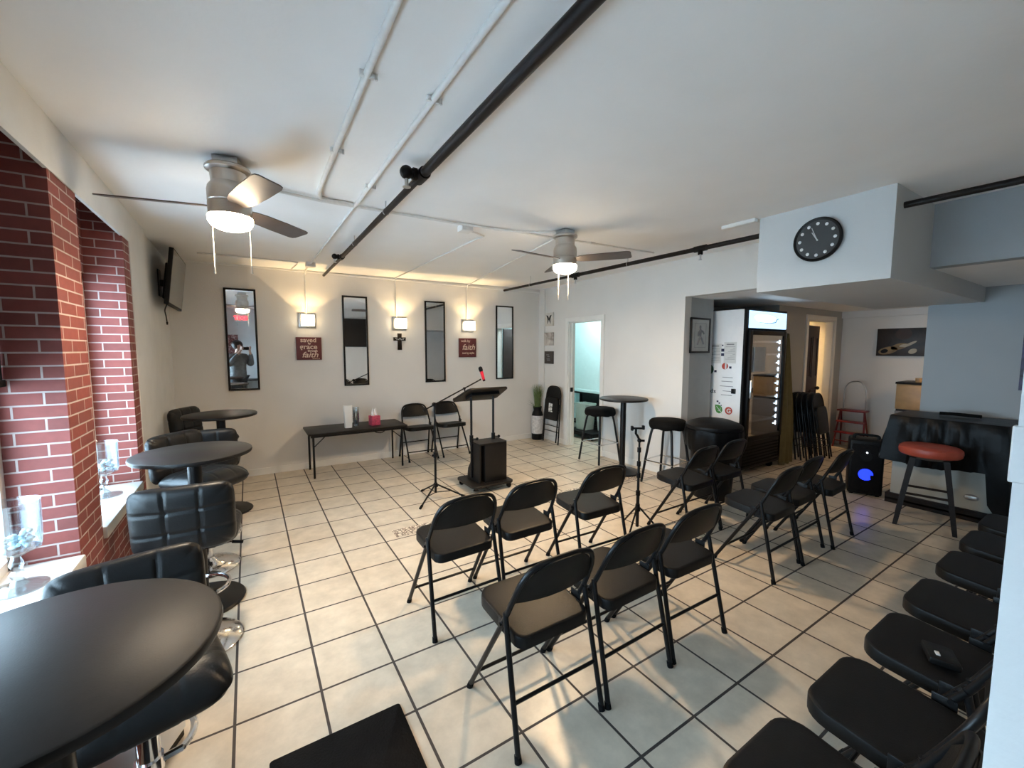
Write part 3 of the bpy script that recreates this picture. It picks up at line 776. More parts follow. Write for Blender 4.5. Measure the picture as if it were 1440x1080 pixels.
GC = 'white conduits fixed to the ceiling'
def conduit(label, pts, r, clips=(), smooth=0):
    t = pipe_thing('conduit', label, 'conduit', GC)
    P = cat(pts, smooth) if smooth else pts
    MB().tube(P, r, 12).build('tube', m_conduit, t)
    for c in clips:
        MB().box(c, (0.055, 0.016, 0.022), bevel=0.003).cyl((c[0] + 0.035, c[1], c[2] - 0.01), (c[0] + 0.035, c[1], c[2] + 0.012), 0.006, None, 8).build('strap', m_conduit, t)
    return t
def Z(x, y, d=0.016): return zc(x, y) - d
def pp(*L, d=0.016): return [(x, y, Z(x, y, d)) for x, y in L]
conduit('white conduit bending towards the nearer fan, the one closest to the brick piers', pp((0.515, -2.7), (0.530, -0.3), (0.536, 0.6), (0.540, 0.98), (0.565, 1.10), (0.63, 1.135), (0.775, 1.135)), 0.0135, pp((0.53, -0.32), (0.537, 0.36)), 0)
conduit('white conduit running straight beside the middle sprinkler pipe to the box above the red sign', pp((0.800, -2.7), (0.797, 1.13)), 0.0135, pp((0.797, -0.30), (0.797, 0.75)))
conduit('thin white conduit continuing from the cross run to the box above the left red sign', pp((0.795, 1.13), (0.775, 3.40)), 0.009)
conduit('white conduit crossing the ceiling from the nearer fan to the second fan', pp((0.14, 0.92), (0.24, 1.10), (0.57, 1.165), (1.10, 1.165), (1.68, 1.165), (2.12, 1.13), (2.30, 1.05), (2.43, 0.97)), 0.010, pp((1.28, 1.165), (1.95, 1.15)))
conduit('thin white conduit from the second fan on towards the doorway wall', pp((2.15, 1.152), (3.88, 1.09), d=0.010), 0.008, pp((3.0, 1.112), d=0.010))
conduit('thin white conduit from the ceiling box to the middle wall light', pp((1.70, 1.30), (1.86, 1.36), (1.965, 1.42), (1.95, 1.60), (1.92, 3.955), d=0.010) + [(1.925, 3.962, 2.50), (1.932, 3.966, 2.02)], 0.008)
conduit('thin white conduit from the second fan to the light above the faith sign', pp((2.52, 1.03), (3.02, 3.80), (3.035, 3.91), d=0.029) + [(3.045, 3.958, 2.51), (3.045, 3.966, 2.44), (3.045, 3.966, 2.02)], 0.0085)
conduit('thin white conduit dropping down the wall to the light above the grace sign', [(0.775, 3.48, Z(0.775, 3.48, 0.012)), (0.772, 3.90, 2.545), (0.770, 3.960, 2.50), (0.770, 3.966, 2.02)], 0.009)
conduit('thin white conduit on the ceiling along the mirror wall above the first mirror', pp((-0.28, 3.42), (0.58, 3.42), (0.64, 3.46), (0.65, 3.54), (0.62, 3.90), d=0.010), 0.008)
for x, y, lb in ((1.695, 1.245, 'small white junction box on the ceiling between the two fans'), (0.775, 3.44, 'small white junction box on the ceiling above the grace sign')):
    t = thing('junction_box', lb, 'junction box', (x, y, zc(x, y)), 0, 'ceiling junction boxes')
    MB().box((0, 0, -0.022), (0.10, 0.10, 0.044), bevel=0.004).build('box', m_conduit, t)
    MB().box((0, 0, -0.046), (0.104, 0.104, 0.004), bevel=0.001).build('cover', m_white, t)
t = thing('surface_raceway', 'short white raceway stub on the ceiling beside the clock box', 'raceway', (0, 0, 0))
MB().bb(3.60, 3.66, -0.12, 0.16, zc(3.63, 0) - 0.032, zc(3.63, 0) - 0.002, 0.003).build('cover', m_white, t)

# ================================================================== mirrors, signs and lights on the back wall
def on_back(x0, x1, z0, z1):   # small correction from the first measuring plane to the wall
    k = 1.005; f = lambda v, c: c + (v - c) * k
    return f(x0, 0.114), f(x1, 0.114), f(z0, 1.573), f(z1, 1.573)
GM = 'tall black-framed mirrors'
for (x0, x1), lb in (((-0.095, 0.2245), 'tall black-framed mirror nearest the corner television, reflecting the photographer'),
                     ((1.198, 1.522), 'tall black-framed mirror above the low black table'),
                     ((2.343, 2.661), 'tall black-framed mirror between the dark cross and the faith sign'),
                     ((3.557, 3.889), 'tall black-framed mirror nearest the potted grass')):
    x0, x1, z0, z1 = on_back(x0, x1, 1.071, 2.275)
    t = thing('wall_mirror', lb, 'mirror', ((x0 + x1) / 2, YB, (z0 + z1) / 2), 0, GM)
    hw, hh, f = (x1 - x0) / 2, (z1 - z0) / 2, 0.022
    mb = MB()
    mb.bb(-hw, -hw + f, -0.022, -0.001, -hh, hh, 0.002).bb(hw - f, hw, -0.022, -0.001, -hh, hh, 0.002).bb(-hw + f, hw - f, -0.022, -0.001, -hh, -hh + f, 0.002).bb(-hw + f, hw - f, -0.022, -0.001, hh - f, hh, 0.002)
    mb.build('frame', m_black, t)
    MB().bb(-hw + f, hw - f, -0.014, -0.002, -hh + f, hh - f).build('mirror_glass', m_mirror, t, smooth=False)
GK = 'lit square wall lights'
for x, lb in ((0.772, 'lit square glass wall light above the grace sign'), (1.962, 'lit square glass wall light above the dark cross'), (3.045, 'lit square glass wall light above the faith sign')):
    x = on_back(x, x, 0, 0)[0]
    t = thing('wall_light', lb, 'wall light', (x, YB, 1.930), 0, GK)
    MB().bb(-0.10, 0.10, -0.022, 0.0, -0.095, 0.095, 0.004).build('backplate', m_silver, t)
    mb = MB(); a, d0, d1, h0, h1, th = 0.072, -0.130, -0.048, -0.068, 0.068, 0.004
    mb.bb(-a, a, d0, d0 + th, h0, h1).bb(-a, -a + th, d0 + th, d1, h0, h1).bb(a - th, a, d0 + th, d1, h0, h1).bb(-a + th, a - th, d1 - th, d1, h0, h1).bb(-a, a, d0, d1, h0 - th, h0)
    mb.build('glass_shade', m_shade, t, smooth=False)
    MB().cyl((0, -0.085, -0.066), (0, -0.085, -0.03), 0.012, None, 12).box((0, -0.045, -0.076), (0.02, 0.07, 0.010)).build('bulb_holder', m_silver, t)
    l = lamp('wall_light_bulb', 'POINT', (x, YB - 0.078, 1.930), SCONCE_W, (1.0, 0.70, 0.36), 0.008)

def sign(x0, x1, z0, z1, name, label):
    x0, x1, z0, z1 = on_back(x0, x1, z0, z1)
    t = thing(name, label, 'sign', ((x0 + x1) / 2, YB - 0.0, (z0 + z1) / 2))
    MB().bb(-(x1 - x0) / 2, (x1 - x0) / 2, -0.030, -0.001, -(z1 - z0) / 2, (z1 - z0) / 2, 0.003).build('board', m_sign, t)
    return t
def txt(t, body, size, x, z, shear=0.0, off=0.0015, sx=1.0): 
    return text('lettering', body, size, m_cream, t, (x, -0.0305, z), (R(90), 0, 0), shear, 0.0008, off, sx)
t = sign(0.635, 0.928, 1.427, 1.716, 'scripture_sign', 'dark red square sign with cream words saved by grace through faith')
txt(t, 'saved', 0.080, -0.100, 0.083, sx=1.05, off=0.0012); txt(t, 'by', 0.034, -0.012, 0.056); txt(t, 'grace', 0.090, -0.108, -0.006, sx=1.05, off=0.0015)
txt(t, 'through', 0.036, -0.018, -0.040); txt(t, 'faith', 0.100, -0.088, -0.112, 0.28, sx=1.1, off=0.0012); txt(t, 'Ephesians 2:8', 0.016, 0.035, -0.134, off=0.0003)
t = sign(2.888, 3.183, 1.440, 1.735, 'scripture_sign', 'dark red square sign with cream words walk by faith not by sight')
txt(t, 'walk by', 0.052, -0.118, 0.090, off=0.0008); txt(t, 'faith', 0.122, -0.100, -0.030, 0.28, sx=1.05, off=0.0012); txt(t, 'not by sight', 0.044, -0.098, -0.096, off=0.0008)

t = thing('wall_cross', 'small dark cross with a white script scrawl hanging below the middle wall light', 'cross', (on_back(1.962, 0, 0, 0)[0], YB, 1.672))
mb = MB()
def crossloop(s, y): return [(x * s, y, z * s) for x, z in ((-0.030, 0.118), (0.030, 0.118), (0.028, 0.062), (0.088, 0.064), (0.088, 0.014), (0.028, 0.016), (0.030, -0.118), (-0.030, -0.118), (-0.028, 0.016), (-0.088, 0.014), (-0.088, 0.064), (-0.028, 0.062))]
mb.loft([crossloop(1, -0.001), crossloop(1, -0.014), crossloop(0.93, -0.018)]).build('body', m_darkwood, t)
pts = [(-0.066 + 0.006 * i, -0.020, 0.037 + 0.011 * math.sin(i * 1.25) + 0.006 * math.sin(i * 0.7)) for i in range(23)]
MB().tube(cat(pts, 4), 0.0022, 6).build('script', m_paper, t)

# small canvases on the doorway wall
GP = 'small canvases in a column beside the white doorway'
def canvas(z0, z1, y0, y1, label, m):
    t = thing('small_canvas', label, 'canvas print', (XR, (y0 + y1) / 2, (z0 + z1) / 2), R(-90), GP)   # local x along -y, facing local -y
    hw, hh = (y1 - y0) / 2, (z1 - z0) / 2
    MB().bb(-hw, hw, -0.030, -0.001, -hh, hh, 0.002).build('canvas', m, t)
    return t, hw, hh
t, hw, hh = canvas(1.958, 2.180, 3.575, 3.792, 'topmost small canvas with two black penguin-like curves, in the column by the doorway', mat('white_canvas', (0.62, 0.58, 0.52), 0.7))
for s, x in ((1, -0.035), (-1, 0.05)):
    P = cat([(x - s * 0.045, 0, 0.072), (x - s * 0.005, 0, 0.06), (x + s * 0.022, 0, 0.0), (x - s * 0.004, 0, -0.075)], 6)
    n = len(P)
    mb = MB(); mb.loft([[(p.x + q * 0.021 * math.sin(math.pi * (i + 0.6) / n), y, p.z) for q, y in ((-1, -0.0305), (1, -0.0305), (1, -0.0325), (-1, -0.0325))] for i, p in enumerate(P)])
    mb.build('painted_stroke', m_plastic, t)
canvas(1.630, 1.848, 3.573, 3.812, 'middle small canvas, a pale hazy grey landscape, in the column by the doorway', painting('hazy_landscape', ((0.3, (0.16, 0.12, 0.10)), (0.7, (0.66, 0.60, 0.54)), (0.5, (0.42, 0.37, 0.33))), 5, 1))
t, hw, hh = canvas(1.320, 1.532, 3.569, 3.797, 'bottommost small dark canvas with faint lettering, in the column by the doorway', mat('dark_canvas', (0.045, 0.036, 0.030), 0.7))
mb = MB()
for z, a, b_ in ((0.045, -0.06, 0.02), (0.015, -0.03, 0.03), (-0.025, -0.05, 0.04), (-0.045, -0.04, 0.05)): mb.bb(a, b_, -0.0315, -0.0302, z - 0.005, z + 0.005)
mb.build('faint_print', m_ink, t)

# framed figure picture on the grey return wall
t = thing('framed_picture', 'black-framed picture of a walking figure on the dark grey return wall', 'picture', (4.768, 1.1, 1.738))
mb = MB(); hw, hh, f = 0.195, 0.212, 0.022
mb.bb(-hw, -hw + f, -0.022, -0.001, -hh, hh, 0.002).bb(hw - f, hw, -0.022, -0.001, -hh, hh, 0.002).bb(-hw, hw, -0.022, -0.001, -hh, -hh + f, 0.002).bb(-hw, hw, -0.022, -0.001, hh - f, hh, 0.002).build('frame', m_black, t)
MB().bb(-hw + f, hw - f, -0.012, -0.002, -hh + f, hh - f).build('sheet', mat('mount_board', (0.50, 0.50, 0.47), 0.6), t)
mb = MB()
for p in ([(-0.005, 0.085), (0.0, 0.03), (0.005, -0.02)], [(0.005, -0.02), (-0.035, -0.06), (-0.055, -0.11)], [(0.005, -0.02), (0.04, -0.06), (0.065, -0.105)], [(0.0, 0.06), (-0.04, 0.03), (-0.045, -0.01)], [(0.0, 0.06), (0.045, 0.045), (0.07, 0.02)]):
    mb.tube(cat([(x, -0.0135, z) for x, z in p], 4), 0.012, 6)
mb.ball((-0.005, -0.0135, 0.10), (0.020, 0.004, 0.022)).ball((0.0, -0.0135, 0.035), (0.026, 0.005, 0.055))
for a, b_, c, d in ((-0.115, 0.115, 0.142, 0.146), (-0.115, 0.115, -0.146, -0.142), (-0.115, -0.111, -0.146, 0.146), (0.111, 0.115, -0.146, 0.146)): mb.bb(a, b_, -0.0135, -0.012, c, d)
mb.build('drawn_figure', m_ink, t)

# ================================================================== clock on the soffit box
t = thing('wall_clock', 'round black wall clock with silver dots on the boxed soffit', 'clock', (3.68, -0.547, 2.370), R(-90))
rr = 0.156
loops = []
for y, r0 in ((-0.001, 0.150), (-0.022, rr), (-0.030, rr), (-0.034, 0.150), (-0.028, 0.136)):
    loops.append([(r0 * math.cos(a), y, r0 * math.sin(a)) for a in [2 * math.pi * i / 56 for i in range(56)]])
MB().loft(loops).build('rim', m_plastic, t)
MB().loft([[(0.136 * math.cos(a), y, 0.136 * math.sin(a)) for a in [2 * math.pi * i / 48 for i in range(48)]] for y in (-0.020, -0.0285)]).build('dial', mat('clock_dial', (0.018, 0.018, 0.018), 0.5), t)
for k in range(12):
    a = R(30 * k); MB().ball((0.112 * math.sin(a), -0.030, 0.112 * math.cos(a)), (0.0115, 0.006, 0.0115), 12, 8).build('hour_dot', mat('clock_dot', (0.75, 0.76, 0.76), 0.3) if k == 0 else bpy.data.materials['clock_dot'], t)
def hand(ang, L, wd, y):
    a = R(ang); s, c = math.sin(a), math.cos(a)
    mb = MB(); q = [(-wd, -0.012), (wd, -0.012), (wd * 0.5, L), (-wd * 0.5, L)]
    mb.loft([[(u * c + v * s, yy, -u * s + v * c) for u, v in q] for yy in (y, y - 0.0015)]); return mb
hand(328, 0.064, 0.0045, -0.032).build('hour_hand', m_silver, t)
hand(338, 0.094, 0.0035, -0.035).build('minute_hand', m_silver, t)

# ================================================================== television on the window wall
t = thing('wall_television', 'grey-screened television on a swing bracket high in the window-side corner', 'television', (-0.465, 3.42, 2.235), R(90))
tilt = RX(R(7), 3, 'X')      # local: x along the wall, faces local -y, top leaning out
def tvp(x, y, z): return tilt @ Vector((x, y, z))
MB().box(tvp(0, 0.0, 0), (0.90, 0.035, 0.52), tilt, bevel=0.004).build('bezel', m_plastic, t)
MB().box(tvp(0, -0.0185, 0.004), (0.876, 0.002, 0.488), tilt).build('screen', m_screen, t)
MB().box(tvp(0, 0.035, -0.03), (0.56, 0.045, 0.34), tilt, bevel=0.01).build('rear_housing', m_plastic, t)
MB().box((0.0, 0.085, -0.02), (0.06, 0.09, 0.06)).box((0, 0.128, -0.02), (0.12, 0.012, 0.26)).build('bracket', m_black, t)
MB().tube(cat([(-0.40, 0.03, -0.25), (-0.40, 0.05, -0.31), (-0.395, 0.045, -0.37), (-0.40, 0.04, -0.42)], 5), 0.005, 6).cyl((-0.40, 0.04, -0.42), (-0.40, 0.04, -0.445), 0.008, 0.006, 8).build('cable', m_black, t)
for o in bpy.data.objects:
    if o.name.startswith('wall_television'): o.rotation_euler = (0, 0, R(90))

# ================================================================== lectern
t = thing('lectern', 'black rolling lectern with two thin posts and a slanted top, beside the microphone stand', 'lectern', (2.355, 2.13, 0))
L = rrect(0.52, 0.46, 0.06, 5)
MB().loft([[(x * s, y * s, z) for x, y in L] for z, s in ((0.062, 0.99), (0.066, 1), (0.084, 1), (0.088, 0.985))]).build('base_board', m_laminate, t)
for x in (-0.21, 0.21):
    for y in (-0.18, 0.18):
        MB().cyl((x, y - 0.012, 0.028), (x, y + 0.012, 0.028), 0.028, None, 16).box((x, y, 0.052), (0.03, 0.03, 0.022)).build('caster', m_plastic, t)
MB().bb(-0.075, 0.205, -0.145, 0.08, 0.088, 0.515, 0.004).build('cabinet', m_laminate, t)
prof = [(-0.145, 0.088), (0.16, 0.088), (0.14, 0.20), (0.05, 0.32), (0.075, 0.45), (0.10, 0.50), (-0.145, 0.53)]
MB().loft([[(x, y, z) for y, z in prof] for x in (-0.145, -0.127)]).build('side_panel', m_laminate, t)
L = rrect(0.36, 0.25, 0.03, 4)
MB().loft([[(x + 0.03, y - 0.03, z) for x, y in L] for z in (0.516, 0.532)]).build('shelf', m_laminate, t)
for x in (-0.155, 0.128):
    p = MB().cyl((x, 0.03, 0.12), (x, 0.03, 1.03), 0.013, None, 14).build('post', m_black, t)
    MB().cyl((x, 0.03, 0.52), (x, 0.03, 0.60), 0.022, None, 14).cyl((x, 0.03, 0.56), (x + 0.05, 0.0, 0.56), 0.007, None, 8).ball((x + 0.055, -0.003, 0.56), 0.018, 10, 7).build('clamp_knob', m_plastic, p)
tl = RX(R(-24), 3, 'X')
def tp(x, y, z): return Vector((0.01, 0.095, 1.055)) + tl @ Vector((x, y, z))
L = rrect(0.585, 0.40, 0.05, 5)
MB().loft([[tp(x * s * (1 - 0.12 * (y < 0)), y * s, z) for x, y in L] for z, s in ((-0.011, 0.985), (-0.007, 1), (0.007, 1), (0.011, 0.985))]).build('top_board', m_laminate, t)
MB().box(tp(0, 0.215, 0.012), (0.52, 0.014, 0.045), tl, bevel=0.003).build('book_ledge', m_laminate, t)
MB().box(tp(0, -0.02, -0.028), (0.36, 0.17, 0.034), tl, bevel=0.004).build('under_tray', m_plastic, t)
o = MB().lathe([(0, 0), (0.047, 0), (0.05, 0.004), (0.05, 0.046), (0.046, 0.05), (0, 0.05)], n=28).build('round_tin', m_silver); o.location = (2.115, 1.865, 0)
tag(o, 'small round silver tin on the floor at the foot of the lectern', 'tin')

# ================================================================== microphone stand and microphone
t = thing('microphone_stand', 'black tripod microphone stand with a long boom beside the lectern', 'microphone stand', (1.714, 2.03, 0))
MB().cyl((0, 0, 0.07), (0, 0, 0.50), 0.0125, None, 12).build('lower_tube', m_black, t)
MB().cyl((0, 0, 0.46), (0, 0, 1.0), 0.0095, None, 12).build('upper_tube', m_black, t)
MB().cyl((0, 0, 0.445), (0, 0, 0.50), 0.019, None, 12).box((-0.02, 0, 0.47), (0.03, 0.008, 0.02)).build('height_clutch', m_plastic, t)
MB().cyl((0, 0, 0.135), (0, 0, 0.175), 0.026, 0.020, 14).build('hub', m_plastic, t)
for a in (218, 338, 98):
    x, y = math.cos(R(a)), math.sin(R(a))
    l = MB().tube([(0.02 * x, 0.02 * y, 0.155), (0.30 * x, 0.30 * y, 0.012)], 0.009, 8).build('leg', m_black, t)
    MB().cyl((0.265 * x, 0.265 * y, 0.028), (0.305 * x, 0.305 * y, 0.009), 0.013, None, 10).build('rubber_foot', m_rubber, l)
    MB().tube([(0, 0, 0.075), (0.165 * x, 0.165 * y, 0.083)], 0.005, 6).build('brace', m_black, t)
B0, B1 = Vector((-0.085, 0, 0.962)), Vector((0.525, 0, 1.232))
MB().cyl((0, -0.018, 1.0), (0, 0.018, 1.0), 0.022, None, 14).box((0, -0.03, 1.0), (0.012, 0.02, 0.035)).build('boom_clutch', m_plastic, t)
MB().tube([B0, B1], 0.0075, 10).build('boom', m_black, t)
MB().cyl(B0, B0 - (B1 - B0) * 0.06, 0.012, None, 12).build('counterweight', m_plastic, t)
q = B0 + (B1 - B0) * 0.70
MB().cyl(q + Vector((0, -0.012, 0)), q + Vector((0, 0.012, 0)), 0.012, None, 10).cyl(q, q + Vector((0.004, 0, -0.035)), 0.008, None, 8).build('boom_knob', m_plastic, t)
d = Vector((0.042, 0, -0.128)).normalized()
MB().tube([B1, B1 + Vector((0.016, 0, 0.008))], 0.009, 10).build('microphone_clip', m_plastic, t)
t = thing('microphone', 'red microphone with black ends clipped to the boom of the stand', 'microphone', (1.714 + 0.556, 2.03, 1.298))
MB().cyl(-d * 0.035, d * 0.065, 0.019, 0.015, 16).build('body', m_redmic, t)
MB().cyl(-d * 0.06, -d * 0.033, 0.022, 0.021, 16).ball(-d * 0.064, 0.0225, 14, 9).build('grille', m_rubber, t)
MB().cyl(d * 0.063, d * 0.083, 0.0155, 0.013, 14).build('end_cap', m_rubber, t)

# ================================================================== phone tripod
t = thing('phone_tripod', 'thin black phone tripod with an empty clamp standing in the aisle', 'tripod', (2.885, 0.37, 0))
MB().cyl((0, 0, 0.05), (0, 0, 0.36), 0.014, None, 12).build('lower_tube', m_black, t)
MB().cyl((0, 0, 0.34), (0, 0, 0.60), 0.011, None, 12).build('middle_tube', m_black, t)
MB().cyl((0, 0, 0.58), (0, 0, 0.79), 0.0085, None, 12).build('upper_tube', m_black, t)
for z in (0.345, 0.50, 0.60, 0.72): MB().cyl((0, 0, z - 0.02), (0, 0, z + 0.02), 0.019 - 0.008 * (z - 0.345), None, 12).build('lock_collar', m_plastic, t)
MB().cyl((0, 0, 0.19), (0, 0, 0.25), 0.024, 0.018, 12).build('hub', m_plastic, t)
for a in (200, 320, 80):
    x, y = math.cos(R(a)), math.sin(R(a))
    MB().tube([(0.018 * x, 0.018 * y, 0.215), (0.20 * x, 0.20 * y, 0.010)], 0.008, 8).build('leg', m_black, t)
MB().ball((0, 0, 0.80), 0.019, 12, 8).cyl((0, 0, 0.80), (0.03, -0.03, 0.80), 0.010, None, 10).build('ball_head', m_plastic, t)
MB().tube([(0, 0, 0.805), (-0.015, 0.01, 0.84), (-0.03, 0.015, 0.86), (-0.03, 0.015, 0.90)], 0.010, 10).build('arm', m_plastic, t)
a = RX(R(-32), 3, 'Z')
MB().box((-0.012, 0.012, 0.905), (0.095, 0.022, 0.016), a, bevel=0.003).box((-0.052, 0.037, 0.905), (0.02, 0.03, 0.04), a, bevel=0.004).box((0.028, -0.013, 0.912), (0.02, 0.03, 0.036), a, bevel=0.004).build('phone_clamp', m_plastic, t)

# ================================================================== backless round stools
def make_round():
    t = thing('round_stool', 'x', 'stool')
    for sx, sy in ((-1, -1), (1, -1), (1, 1), (-1, 1)):
        MB().tube(cat([(sx * 0.07, sy * 0.07, 0.655), (sx * 0.105, sy * 0.105, 0.648), (sx * 0.128, sy * 0.128, 0.61), (sx * 0.165, sy * 0.165, 0.33), (sx * 0.20, sy * 0.20, 0.0)], 6), 0.0145, 10).build('leg', m_black, t)
    e = 0.180
    MB().tube([(-e, -e, 0.265), (e, -e, 0.265)], 0.008, 8).tube([(e, -e, 0.265), (e, e, 0.265)], 0.008, 8).tube([(e, e, 0.265), (-e, e, 0.265)], 0.008, 8).tube([(-e, e, 0.265), (-e, -e, 0.265)], 0.008, 8).build('footrest', m_chrome, t)
    mb = MB(); loops = []; rr = random.Random(5); ph = [rr.uniform(0, 6.28) for _ in range(5)]
    for r, z, wv in ((0.02, 0.652, 0), (0.165, 0.650, 0.2), (0.196, 0.652, 1), (0.212, 0.675, 1), (0.214, 0.70, 0.6), (0.207, 0.732, 0.3), (0.185, 0.752, 0.1), (0.12, 0.760, 0), (0.02, 0.762, 0)):
        loops.append([(r * math.cos(a) * (1 + wv * 0.012 * math.sin(9 * a + ph[0]) + wv * 0.010 * math.sin(14 * a + ph[1])), r * math.sin(a) * (1 + wv * 0.012 * math.sin(9 * a + ph[0])), z + wv * 0.006 * math.sin(7 * a + ph[2])) for a in [2 * math.pi * i / 64 for i in range(64)]])
    mb.loft(loops).build('seat', m_fabric, t)
    return t
rs = make_round()
GR = 'backless round stools by the doorway wall'
place(rs, True, (4.262, 2.245, 0), 0, 'black backless round stool in front of the white doorway', GR)
place(rs, False, (4.232, 1.105, 0), R(6), 'black backless round stool at the wall corner beside the black bagged bin', GR)

# ================================================================== potted grass
t = thing('potted_grass', 'tall white and black vase of green grass standing in the mirror-wall corner', 'potted plant', (4.335, 3.845, 0))
MB().lathe([(0, 0), (0.092, 0), (0.096, 0.006), (0.100, 0.11), (0.0, 0.11)], n=32).build('vase_base', m_plastic, t)
MB().lathe([(0, 0.11), (0.1005, 0.11), (0.108, 0.22), (0.108, 0.34), (0.100, 0.42), (0.0, 0.42)], n=32).build('vase_body', mat('white_streaked_ceramic', (0.55, 0.54, 0.54), 0.4, var=0.25, scale=30), t)
MB().lathe([(0, 0.42), (0.1, 0.42), (0.085, 0.475), (0.068, 0.50), (0.066, 0.52), (0.078, 0.575), (0.074, 0.575), (0.060, 0.53), (0, 0.50)], n=32).build('vase_neck', m_plastic, t)
mb = MB(); rr = random.Random(11)
for i in range(190):
    a = rr.uniform(0, 6.283); q = rr.uniform(0.0, 0.055); sp = rr.uniform(0.01, 0.075) * (0.5 + q / 0.055 * 0.6); h = rr.uniform(0.30, 0.44)
    c, s = math.cos(a), math.sin(a)
    if i < 6: sp = 0.16; h = 0.10 + 0.04 * (i % 3); a = R(165 + 8 * i); c, s = math.cos(a), math.sin(a)
    p0 = Vector((q * c, q * s, 0.53)); p1 = p0 + Vector((sp * 0.35 * c, sp * 0.35 * s, h * 0.6)); p2 = p0 + Vector((sp * c, sp * s, h))
    if p2.x > 0.12: p2.x = 0.12
    if p2.y > 0.115: p2.y = 0.115
    mb.tube([p0, p1, p2], 0.0022, 4, radii=[0.0024, 0.002, 0.0006])
mb.build('grass', m_green, t)['kind'] = 'stuff'

# ================================================================== low folding table and what stands on it
t = thing('folding_table', 'low black folding table along the mirror wall', 'table', (1.275, 3.68, 0))
MB().bb(-0.60, 0.60, -0.285, 0.275, 0.533, 0.562, 0.008).build('tabletop', m_laminate, t)
MB().bb(-0.57, 0.57, -0.262, -0.245, 0.505, 0.535).bb(-0.57, 0.57, 0.235, 0.252, 0.505, 0.535).build('apron', m_black, t)
for x in (-0.54, 0.54):
    for y in (-0.225, 0.225):
        MB().cyl((x, y, 0.0), (x, y, 0.533), 0.0125, None, 12).build('leg', m_black, t)
    MB().cyl((x, -0.225, 0.50), (x, 0.225, 0.50), 0.010, None, 10).tube([(x, 0, 0.50), (x * 0.55, 0, 0.525)], 0.007, 8).tube([(x, -0.225, 0.38), (x * 0.70, -0.2, 0.525)], 0.006, 8).build('brace', m_black, t)
MB().tube(cat([(0.15, -0.255, 0.53), (0.20, -0.26, 0.495), (0.27, -0.26, 0.49), (0.33, -0.255, 0.53)], 6), 0.006, 8).build('carry_handle', m_plastic, t)
tx, tz = 1.275, 0.562
o = MB().loft([[(x, y, z) for x, y in rrect(w_, d_, 0.012, 3)] for z, w_, d_ in ((0, 0.085, 0.07), (0.02, 0.088, 0.072), (0.16, 0.10, 0.06), (0.27, 0.115, 0.04), (0.285, 0.112, 0.03))]).build('white_paper_bag', m_paper)
o.location = (1.165, 3.60, tz); tag(o, 'tall white paper bag standing on the low black table', 'bag')
t = thing('cup_sleeve', 'clear sleeve of stacked plastic cups beside the white bag on the low table', 'cups', (1.265, 3.62, tz))
for k in range(6): MB().lathe([(0.0, 0.0), (0.030, 0.0), (0.042, 0.105), (0.043, 0.11), (0.040, 0.11), (0.028, 0.004), (0.0, 0.004)], (0, 0, 0.001 + 0.028 * k), 20).build('cup', m_goblet, t)
MB().ball((0, 0, 0.06), (0.02, 0.02, 0.03), 10, 8).build('crumpled_wrap', m_ink, t)
t = thing('tissue_box', 'pink tissue box with a white tissue on the low black table', 'tissue box', (1.50, 3.62, tz), R(8))
MB().bb(-0.058, 0.058, -0.058, 0.058, 0, 0.125, 0.003).build('carton', m_pink, t)
mb = MB(); G = []
for j in range(7):
    G.append([(-0.042 + 0.012 * i - 0.003 * j * (i - 3.5) / 4, 0.010 * math.sin(i * 1.7 + j * 0.6), 0.12 + 0.016 * j + 0.010 * math.sin(i * 1.1) * (j == 6)) for i in range(8)])
mb.sheet(G, 0.004).build('tissue', mat('white_tissue', (0.78, 0.78, 0.78), 0.8), t)

# ================================================================== bagged bin
t = thing('round_bin', 'black round bin with a bulging bag over its rim before the drinks fridge', 'bin', (4.27, 0.56, 0))
MB().lathe([(0, 0), (0.185, 0), (0.19, 0.01), (0.235, 0.66), (0.0, 0.66)], n=40).build('body', m_plastic, t)
mb = MB(); loops = []; rr = random.Random(2); ph = [rr.uniform(0, 6.28) for _ in range(6)]
for r, z, wv in ((0.232, 0.50, 1.6), (0.262, 0.52, 1.8), (0.282, 0.60, 1.5), (0.288, 0.68, 1.0), (0.282, 0.735, 0.6), (0.24, 0.74, 0.2), (0.10, 0.74, 0)):
    loops.append([(r * math.cos(a) * (1 + wv * (0.016 * math.sin(8 * a + ph[0] + z * 5) + 0.010 * math.sin(17 * a + ph[1] - z * 9))), r * math.sin(a) * (1 + wv * (0.016 * math.sin(8 * a + ph[0] + z * 5) + 0.010 * math.sin(17 * a + ph[1] - z * 9))), z + wv * 0.012 * math.sin(6 * a + ph[2])) for a in [2 * math.pi * i / 72 for i in range(72)]])
mb.loft(loops).build('bag', m_sheet, t)
MB().lathe([(0, 0.738), (0.276, 0.738), (0.282, 0.752), (0.276, 0.775), (0.24, 0.80), (0.15, 0.83), (0.0, 0.842)], n=44).build('lid', m_plastic, t)

